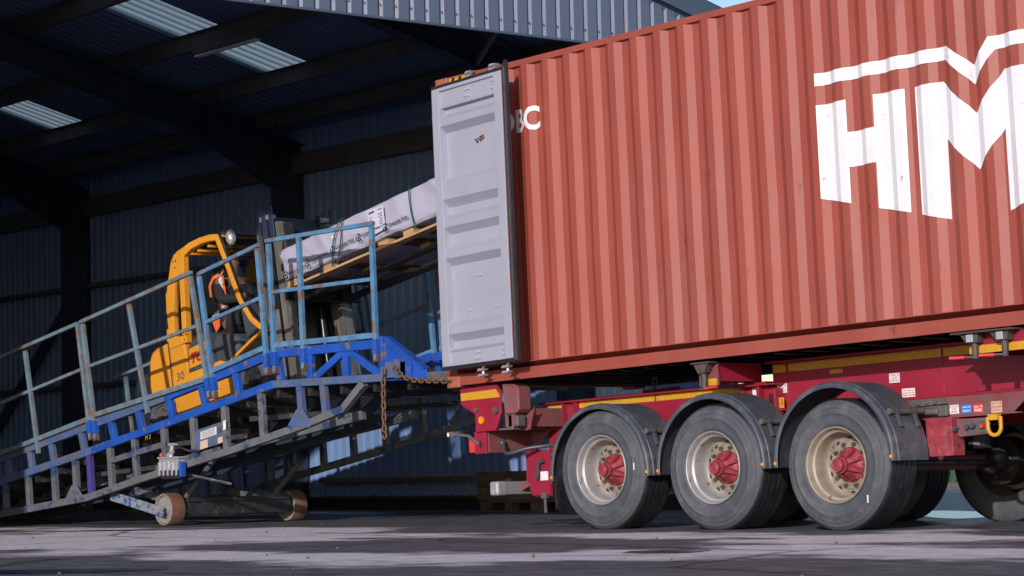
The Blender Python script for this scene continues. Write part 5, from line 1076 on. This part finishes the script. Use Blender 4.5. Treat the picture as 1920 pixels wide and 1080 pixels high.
# wheels
for x, r, wd, nm in ((0.29, 0.26, 0.20, 'drive_wheel'), (-1.47, 0.225, 0.17, 'steer_wheel')):
    for y, s in ((YN - 0.03, 1), (YF + 0.03, -1)):
        c = (x, y, r - 0.003)
        b = MB(); b.lathe([(r * 0.60, s * 0.02), (r * 0.64, s * 0.0), (r * 0.85, s * -0.006), (r * 0.95, s * 0.01), (r, s * 0.035), (r, s * wd * 0.9), (r * 0.9, s * wd), (r * 0.5, s * wd)], c, 40); wl_ = b.build(nm, 'tyre', fk, smooth=True)
        b = MB()
        for k in range(18):
            a = 2 * math.pi * k / 18; rx = Vector((math.cos(a), 0, math.sin(a))); tx = Vector((-math.sin(a), 0, math.cos(a))); cc = Vector(c) + rx * r * 0.985
            b.add([cc + tx * 0.02 + Vector((0, s * 0.0, 0)), cc - tx * 0.02 + Vector((0, s * 0.0, 0)), cc - tx * 0.02 + rx * 0.018 + Vector((0, s * 0.03, 0)), cc + tx * 0.02 + rx * 0.018 + Vector((0, s * 0.03, 0)), cc + tx * 0.02 + rx * 0.018 + Vector((0, s * wd * 0.9, 0)), cc - tx * 0.02 + rx * 0.018 + Vector((0, s * wd * 0.9, 0)), cc - tx * 0.02 - rx * 0.01 + Vector((0, s * wd * 0.9, 0)), cc + tx * 0.02 - rx * 0.01 + Vector((0, s * wd * 0.9, 0))],
                  [(0, 1, 2, 3), (3, 2, 5, 4), (4, 5, 6, 7), (0, 3, 4, 7), (1, 6, 5, 2)])
        b.build_each('tread_lug', 'tread', wl_)
        b = MB(); b.lathe([(r * 0.62, s * 0.012), (r * 0.57, s * 0.01), (r * 0.53, s * 0.03), (r * 0.30, s * 0.05), (r * 0.24, s * 0.0), (0, s * -0.002)], c, 32)
        for k in range(8):
            a = 2 * math.pi * k / 8; b.ball((c[0] + r * 0.41 * math.cos(a), y + s * 0.03, c[2] + r * 0.41 * math.sin(a)), 0.018, 8)
        b.build('rim', 'steel_dark' if nm == 'drive_wheel' else 'steel_grey', wl_, smooth=True)
# mast
for y, s in ((-0.36, 1), (0.36, -1)):
    b = MB(); b.box(0.50, 0.62, *sorted((y - s * 0.03, y + s * 0.05)), 0.02, 2.00); b.box(0.60, 0.63, *sorted((y - s * 0.045, y + s * 0.07)), 0.02, 1.98); b.build('outer_channel', 'mast', fk, bevel=0.006)
    if s == 1: MB().box(0.49, 0.64, y - 0.062, y - 0.047, 0.04, 0.95).build('mast_side_plate', 'plate_grey', fk, bevel=0.004)
    b = MB(); b.box(0.645, 0.73, *sorted((y - s * 0.02, y + s * 0.07)), 0.05, 1.90); b.build('inner_channel', 'mast_worn', fk, bevel=0.006)
    b = MB(); b.box(0.745, 0.80, *sorted((y - s * 0.02, y + s * 0.08)), 0.06, 1.88).box(0.81, 0.87, *sorted((y - s * 0.05, y + s * 0.10)), 0.06, 1.86); b.build('inner_channel', 'mast_worn', fk, bevel=0.005)
    b = MB()
    for x in (0.42, 0.53, 0.66):
        b.box(x, x + 0.075, *sorted((y - s * 0.06, y - s * 0.045)), 1.70, 2.075)
    b.build_each('mast_head_plate', 'blue_steel', fk, bevel=0.01)
    b = MB()
    for x in (0.51, 0.635): b.cyl((x, y - s * 0.05, 1.97), (x, y + s * 0.04, 1.97), 0.03, 16)
    b.build_each('chain_pulley', 'galv', fk, smooth=True)
    b = MB(); b.cyl((0.60, y + s * 0.17, 0.06), (0.60, y + s * 0.17, 0.95), 0.035, 14).cyl((0.60, y + s * 0.17, 0.95), (0.60, y + s * 0.17, 1.85), 0.022, 12).cyl((0.60, y + s * 0.17, 0.66), (0.60, y + s * 0.17, 0.72), 0.044, 14); b.build('lift_cylinder', 'mast', fk, smooth=True)
    b = MB(); b.box(0.85, 0.855, *sorted((y + s * 0.02, y + s * 0.05)), 1.0, 1.86); b.build('lift_chain', 'steel_dark', fk)
b = MB(); b.box(0.52, 0.60, -0.30, 0.30, 1.88, 1.96).box(0.52, 0.60, -0.30, 0.30, 0.08, 0.20).box(0.66, 0.74, -0.28, 0.28, 1.78, 1.86).box(0.52, 0.58, -0.30, 0.30, 1.1, 1.16); b.build_each('mast_crossbar', 'mast', fk, bevel=0.006)
b = MB(); b.bar((0.10, YN + 0.12, 2.075), (0.40, YN + 0.14, 2.03), 0.05, 0.045).bar((0.46, -0.32, 2.0), (0.46, 0.34, 1.99), 0.05, 0.05, (1, 0, 0)); b.build_each('overhead_arm', 'blue_steel', fk, bevel=0.008)
b = MB(); b.box(0.565, 0.575, -0.29, 0.29, 0.22, 1.70); b.build('sun_block_plate', 'black_trim', fk)  # added plate that stops sun passing through the mast
b = MB(); b.box(0.875, 0.93, -0.50, 0.50, 0.98, 1.08).box(0.875, 0.93, -0.50, 0.50, 1.30, 1.38).box(0.87, 0.92, -0.28, -0.18, 1.0, 1.4).box(0.87, 0.92, 0.18, 0.28, 1.0, 1.4); b.build('fork_carriage', 'mast', fk, bevel=0.008)
for y in (-0.30, 0.22): MB().box(0.935, 0.985, y, y + 0.11, 0.985, 1.45).box(0.985, 2.05, y, y + 0.11, 0.985, 1.025).build('fork', 'steel_dark', fk, bevel=0.006)
b = MB(); b.box(0.47, 0.50, -0.46, -0.40, 0.30, 1.80); b.build('mast_guard_strip', 'purlin', fk, bevel=0.005)
MB().box(0.46, 0.469, -0.462, -0.405, 1.15, 1.42).build('sticker', 'label_white', fk)

# ================================================================ DRIVER (one skinned body), sits in the cab
pr_ = empty('person', tuple(fk.matrix_basis @ Vector((-0.66, -0.04, 1.03))), (0, -SL, 0))
tag(pr_, 'driver in dark clothes and an orange and silver hi-vis vest seated in the forklift cab', 'person')
HB = Vector((-0.66, -0.04, 1.03))
joints = {'pelvis': ((-0.66, -0.04, 1.10), 0.15), 'belly': ((-0.655, -0.04, 1.25), 0.155), 'chest': ((-0.64, -0.04, 1.45), 0.165), 'neck0': ((-0.61, -0.04, 1.62), 0.075), 'neck': ((-0.59, -0.04, 1.69), 0.055), 'head0': ((-0.565, -0.04, 1.755), 0.078), 'head1': ((-0.555, -0.04, 1.83), 0.088), 'crown': ((-0.565, -0.04, 1.885), 0.06),
          'shn': ((-0.63, -0.22, 1.57), 0.075), 'eln': ((-0.50, -0.31, 1.33), 0.052), 'wrn': ((-0.26, -0.22, 1.30), 0.034), 'pan': ((-0.19, -0.20, 1.31), 0.036),
          'shf': ((-0.63, 0.14, 1.57), 0.075), 'elf': ((-0.50, 0.24, 1.33), 0.052), 'wrf': ((-0.26, 0.14, 1.28), 0.034), 'paf': ((-0.19, 0.12, 1.29), 0.036),
          'hpn': ((-0.60, -0.14, 1.09), 0.105), 'knn': ((-0.17, -0.18, 1.10), 0.07), 'ann': ((-0.05, -0.18, 0.76), 0.05), 'ton': ((0.06, -0.19, 0.735), 0.045),
          'hpf': ((-0.60, 0.06, 1.09), 0.105), 'knf': ((-0.17, 0.10, 1.10), 0.07), 'anf': ((-0.05, 0.10, 0.76), 0.05), 'tof': ((0.06, 0.11, 0.735), 0.045)}
edges = [('pelvis', 'belly'), ('belly', 'chest'), ('chest', 'neck0'), ('neck0', 'neck'), ('neck', 'head0'), ('head0', 'head1'), ('head1', 'crown'), ('chest', 'shn'), ('shn', 'eln'), ('eln', 'wrn'), ('wrn', 'pan'), ('chest', 'shf'), ('shf', 'elf'), ('elf', 'wrf'), ('wrf', 'paf'), ('pelvis', 'hpn'), ('hpn', 'knn'), ('knn', 'ann'), ('ann', 'ton'), ('pelvis', 'hpf'), ('hpf', 'knf'), ('knf', 'anf'), ('anf', 'tof')]
for sd, p, sy in (('n', (-0.19, -0.20, 1.31), -1), ('f', (-0.19, 0.12, 1.29), 1)):
    for k in range(4):
        joints['f%s%da' % (sd, k)] = ((p[0] + 0.045, p[1] + (k - 1.5) * 0.02, p[2] + 0.018 - abs(k - 1.5) * 0.004), 0.0095)
        joints['f%s%db' % (sd, k)] = ((p[0] + 0.070, p[1] + (k - 1.5) * 0.021, p[2] + 0.0 - 0.003 * k), 0.0088)
        joints['f%s%dc' % (sd, k)] = ((p[0] + 0.060, p[1] + (k - 1.5) * 0.021, p[2] - 0.024), 0.008)
        edges += [('pa' + sd, 'f%s%da' % (sd, k)), ('f%s%da' % (sd, k), 'f%s%db' % (sd, k)), ('f%s%db' % (sd, k), 'f%s%dc' % (sd, k))]
    joints['t%sa' % sd] = ((p[0] + 0.02, p[1] - sy * 0.042, p[2] + 0.0), 0.011); joints['t%sb' % sd] = ((p[0] + 0.05, p[1] - sy * 0.045, p[2] - 0.008), 0.009)
    edges += [('pa' + sd, 't%sa' % sd), ('t%sa' % sd, 't%sb' % sd)]
def skinned(name, jn, ed, mat, parent, grow=0.0, root='pelvis'):
    bm = bmesh.new(); lay = bm.verts.layers.skin.verify(); idx = {}
    names = [n for n in joints if n in jn]
    for n in names:
        p, r = joints[n]; v = bm.verts.new(Vector(p) - HB); v[lay].radius = (r + grow, r + grow); v[lay].use_root = (n == root); idx[n] = v
    for a, c in ed:
        if a in idx and c in idx: bm.edges.new((idx[a], idx[c]))
    me = bpy.data.meshes.new(name); bm.to_mesh(me); bm.free()
    o = bpy.data.objects.new(name, me); C.objects.link(o); o.parent = parent
    o.modifiers.new('skin', 'SKIN'); sb = o.modifiers.new('sub', 'SUBSURF'); sb.levels = 2; sb.render_levels = 2
    me.materials.append(M[mat]); return o
skinned('body', set(joints), edges, 'skin', pr_)
cl = {k for k in joints if k in ('pelvis', 'belly', 'chest', 'shn', 'eln', 'wrn', 'shf', 'elf', 'wrf', 'hpn', 'knn', 'ann', 'hpf', 'knf', 'anf', 'neck0')}
skinned('work_clothes', cl, edges, 'clothes', pr_, 0.012)
b = MB(-HB); b.ball((-0.585, -0.04, 1.845), 0.098, 16, (1.0, 0.92, 0.92)); b.build('hair', 'hair', pr_, smooth=True)
b = MB(-HB); b.ball((-0.462, -0.04, 1.80), 0.020, 10, (1.0, 0.7, 1.3)); b.build('nose', 'skin', pr_, smooth=True)
b = MB(-HB)
for y in (-0.075, -0.005): b.ball((-0.475, y, 1.825), 0.011, 8)
b.build_each('eye', 'ink_black', pr_, smooth=True)
b = MB(-HB); b.tube([(-0.475, -0.065, 1.755), (-0.470, -0.04, 1.752), (-0.475, -0.015, 1.755)], 0.006, 6); b.build('mouth', 'hub_red', pr_)
b = MB(-HB)
for y, s in ((-0.128, -1), (0.048, 1)): b.ball((-0.565, y, 1.80), 0.028, 10, (0.7, 0.4, 1.2))
b.build_each('ear', 'skin', pr_, smooth=True)
def band(name, pts, w, mat, y):
    b = MB(-HB)
    for (x0, z0, o0), (x1, z1, o1) in zip(pts, pts[1:]):
        d = Vector((x1 - x0, 0, z1 - z0)).normalized(); n = Vector((-d.z, 0, d.x)) * w / 2
        a = Vector((x0, y + o0, z0)); c = Vector((x1, y + o1, z1))
        b.add([a - n, c - n, c + n, a + n, a - n + Vector((0, 0.006, 0)), c - n + Vector((0, 0.006, 0)), c + n + Vector((0, 0.006, 0)), a + n + Vector((0, 0.006, 0))], [(0, 1, 2, 3), (7, 6, 5, 4), (0, 4, 5, 1), (3, 2, 6, 7)])
    return b.build(name, mat, pr_)
arc = [(-0.635, 1.665, 0.10), (-0.585, 1.66, 0.03), (-0.545, 1.60, -0.02), (-0.525, 1.50, -0.035), (-0.525, 1.38, -0.03), (-0.545, 1.24, -0.01)]
band('vest_band', arc, 0.125, 'hivis', -0.235); band('reflective_band', arc, 0.06, 'silver_band', -0.240)
band('armhole_trim', [(-0.80, 1.44, 0.02), (-0.775, 1.56, 0.0), (-0.72, 1.64, 0.02), (-0.66, 1.665, 0.06)], 0.04, 'hivis', -0.245)
b = MB(-HB); b.prism([(-0.79, 1.16), (-0.65, 1.19), (-0.66, 1.07), (-0.74, 1.02)], -0.255, -0.245, 'xz'); b.build('vest_hem', 'hivis', pr_)
b = MB(-HB); b.prism([(-0.79, 1.165), (-0.65, 1.195), (-0.645, 1.255), (-0.78, 1.22)], -0.256, -0.246, 'xz'); b.build('hem_band', 'silver_band', pr_)

# ================================================================ PLANK PACK AND ITS PALLET ON THE FORKS
PA = math.atan(0.188); PK0 = Vector((-3.175, 0.55, 2.455))
pk = empty('long_pallet', PK0, (0, -PA, 0))
tag(pk, 'long pale wooden pallet carried on the forks under the wrapped plank pack', 'pallet')
PLN, PW = 4.6, 1.2
for y in (0.0, 0.55, 1.08): MB().box(0, PLN, y, y + 0.12, 0.0, 0.026).build('base_board', 'wood' if y < 0.1 else 'wood_old', pk, bevel=0.003)
b = MB()
for x in (0.02, 0.62, 1.55, 1.95, 2.75, 3.6, 4.4):
    for y in (0.005, 0.555, 1.085): b.box(x, x + 0.15, y, y + 0.11, 0.027, 0.078)
b.build_each('block', 'wood', pk, bevel=0.003)
b = MB()
for x in (0.0, 0.6, 1.5, 1.93, 2.7, 3.55, 4.4): b.box(x, x + 0.19, 0.0, PW, 0.079, 0.094)
b.build_each('deck_board', 'wood_old', pk)
wp = empty('plank_pack', PK0 + Vector((-math.sin(PA) * 0.095, 0, math.cos(PA) * 0.095)), (0, -PA, 0))
tag(wp, 'long pack of planks wrapped in pale lilac plastic with green straps on the forklift', 'plank pack')
b = MB(); nx, nz, ny = 120, 14, 12; HH = 0.335; vs = []; fs = []
def wr(x, s_):
    t = 0.011 * noise.noise(Vector((x * 3.1, s_ * 5.0, 0.3))) + 0.013 * noise.noise(Vector((x * 7.0, s_ * 9.0 + x * 4, 4.0)))
    f = x * 1.7 + s_ * 2.3; t += 0.024 * (1 - abs(noise.noise(Vector((f * 1.6, s_ * 1.5 - x * 0.8, 9.0))))) ** 6
    return t
ringpts = []
def ring(x):
    out = []
    for k in range(nz + 1): out.append((0.0, HH * k / nz, 'n'))
    for k in range(1, ny + 1): out.append((PW * k / ny, HH, 't'))
    for k in range(1, nz + 1): out.append((PW, HH * (1 - k / nz), 'f'))
    for k in range(1, ny): out.append((PW * (1 - k / ny), 0.0, 'b'))
    return out
rg = ring(0); m = len(rg)
for i in range(nx + 1):
    x = 4.7 * i / nx
    grow = 0.03 * min(1, x / 2.2)
    for (y, z, sd) in rg:
        d = wr(x, y + z); yy, zz = y, z * (1 + grow / HH)
        sag = -0.014 * math.exp(-((x - 0.95) / 0.4) ** 2) + 0.012 * math.exp(-((x - 1.75) / 0.3) ** 2)
        e = min(1, x / 0.05, (4.7 - x) / 0.05)
        if sd == 'n': yy = -d * 0.9 + (0.02 if z > HH * 0.93 or z < HH * 0.06 else 0); 
        if sd == 't': zz += d * 0.6
        if sd == 'f': yy = PW + d
        if sd in 'nb' and z < HH * 0.25: zz = max(0.0, zz + sag * (1 - z / (HH * 0.25)) + 0.008 * noise.noise(Vector((x * 2.2, y, 7))))
        yy = yy * 1.0 if e >= 1 else PW / 2 + (yy - PW / 2) * (0.985 + 0.015 * e)
        vs.append((x - (0.02 * z / HH if i == 0 else 0), yy, zz))
for i in range(nx):
    for k in range(m): fs.append([i * m + k, i * m + (k + 1) % m, (i + 1) * m + (k + 1) % m, (i + 1) * m + k])
fs.append(list(range(m - 1, -1, -1))); fs.append([nx * m + k for k in range(m)])
b.add(vs, fs); b.build('wrap', 'wrap', wp, smooth=True)
def strapline(x0, lean, bow, mat, r=0.010, nm='strap'):
    pts = []
    for k in range(15):
        t = k / 14; z = -0.07 + (HH + 0.095) * t; pts.append((x0 + lean * t + bow * math.sin(math.pi * t), -0.044, z))
    pts += [(x0 + lean, 0.02, HH + 0.045), (x0 + lean, PW, HH + 0.045)]
    b = MB()
    for p, q in zip(pts, pts[1:]): b.bar(p, q, 0.005, 0.013, (0, 1, 0))
    return b.build(nm, mat, wp)
strapline(0.86, 0.20, -0.05, 'strap'); strapline(2.20, -0.02, -0.02, 'strap')
strapline(0.94, 0.16, 0.02, 'dark_grey_trim', nm='dark_strip')  # dark grey strip beside the first strap
MB().box(0.905, 0.93, -0.050, -0.044, 0.20, 0.225).build('strap_clip', 'label_white', wp)
b = MB(); b.add([(1.50, -0.044, 0.05), (1.76, -0.044, 0.07), (1.765, -0.044, 0.30), (1.51, -0.044, 0.325)], [(0, 1, 2, 3)]); dl_ = b.build('delivery_label', 'paper', wp, recalc=False)
b = MB(); b.add([(1.53, -0.0455, 0.272), (1.62, -0.0455, 0.276), (1.62, -0.0455, 0.296), (1.53, -0.0455, 0.292)], [(0, 1, 2, 3)]); b.add([(1.67, -0.0455, 0.278), (1.74, -0.0455, 0.280), (1.74, -0.0455, 0.290), (1.67, -0.0455, 0.288)], [(0, 1, 2, 3)])
rng = random.Random(11)
for k in range(6):
    z = 0.235 - k * 0.025
    b.add([(1.53, -0.0455, z), (1.57, -0.0455, z), (1.57, -0.0455, z + 0.007), (1.53, -0.0455, z + 0.007)], [(0, 1, 2, 3)])
    x1 = 1.66 + rng.random() * 0.03; b.add([(x1, -0.0455, z), (1.735, -0.0455, z), (1.735, -0.0455, z + 0.009), (x1, -0.0455, z + 0.009)], [(0, 1, 2, 3)])
b.build_each('print_line', 'dark_grey_trim', dl_, recalc=False)
for x, z in ((0.04, 0.015), (0.42, 0.045), (0.86, 0.065), (1.29, 0.075), (1.72, 0.06)):
    b = MB(); cx, cz = x + 0.035, z + 0.02
    for a0, a1 in ((0.5, 2.2), (2.6, 4.2), (4.6, 5.9)):
        q = [a0 + (a1 - a0) * k / 8 for k in range(9)]
        pts = [(cx + 0.043 * math.cos(a), -0.046, cz + 0.043 * math.sin(a)) for a in q] + [(cx + 0.029 * math.cos(a), -0.046, cz + 0.029 * math.sin(a)) for a in reversed(q)]
        b.add(pts, [list(range(len(pts)))])
    b.add([(cx + 0.013 * math.cos(2 * math.pi * k / 12), -0.046, cz + 0.016 * math.sin(2 * math.pi * k / 12)) for k in range(12)], [list(range(12))])
    put_text(b, 'Composite Prime', 0.050, (x + 0.088, -0.046, z + 0.012), (1, 0, 0.03), (0, 0, 1), 0.0012, 0, 0.84)
    b.build('printed_mark', 'ink_black', wp, recalc=False)

bpy.data.objects.remove(_to, do_unlink=True)
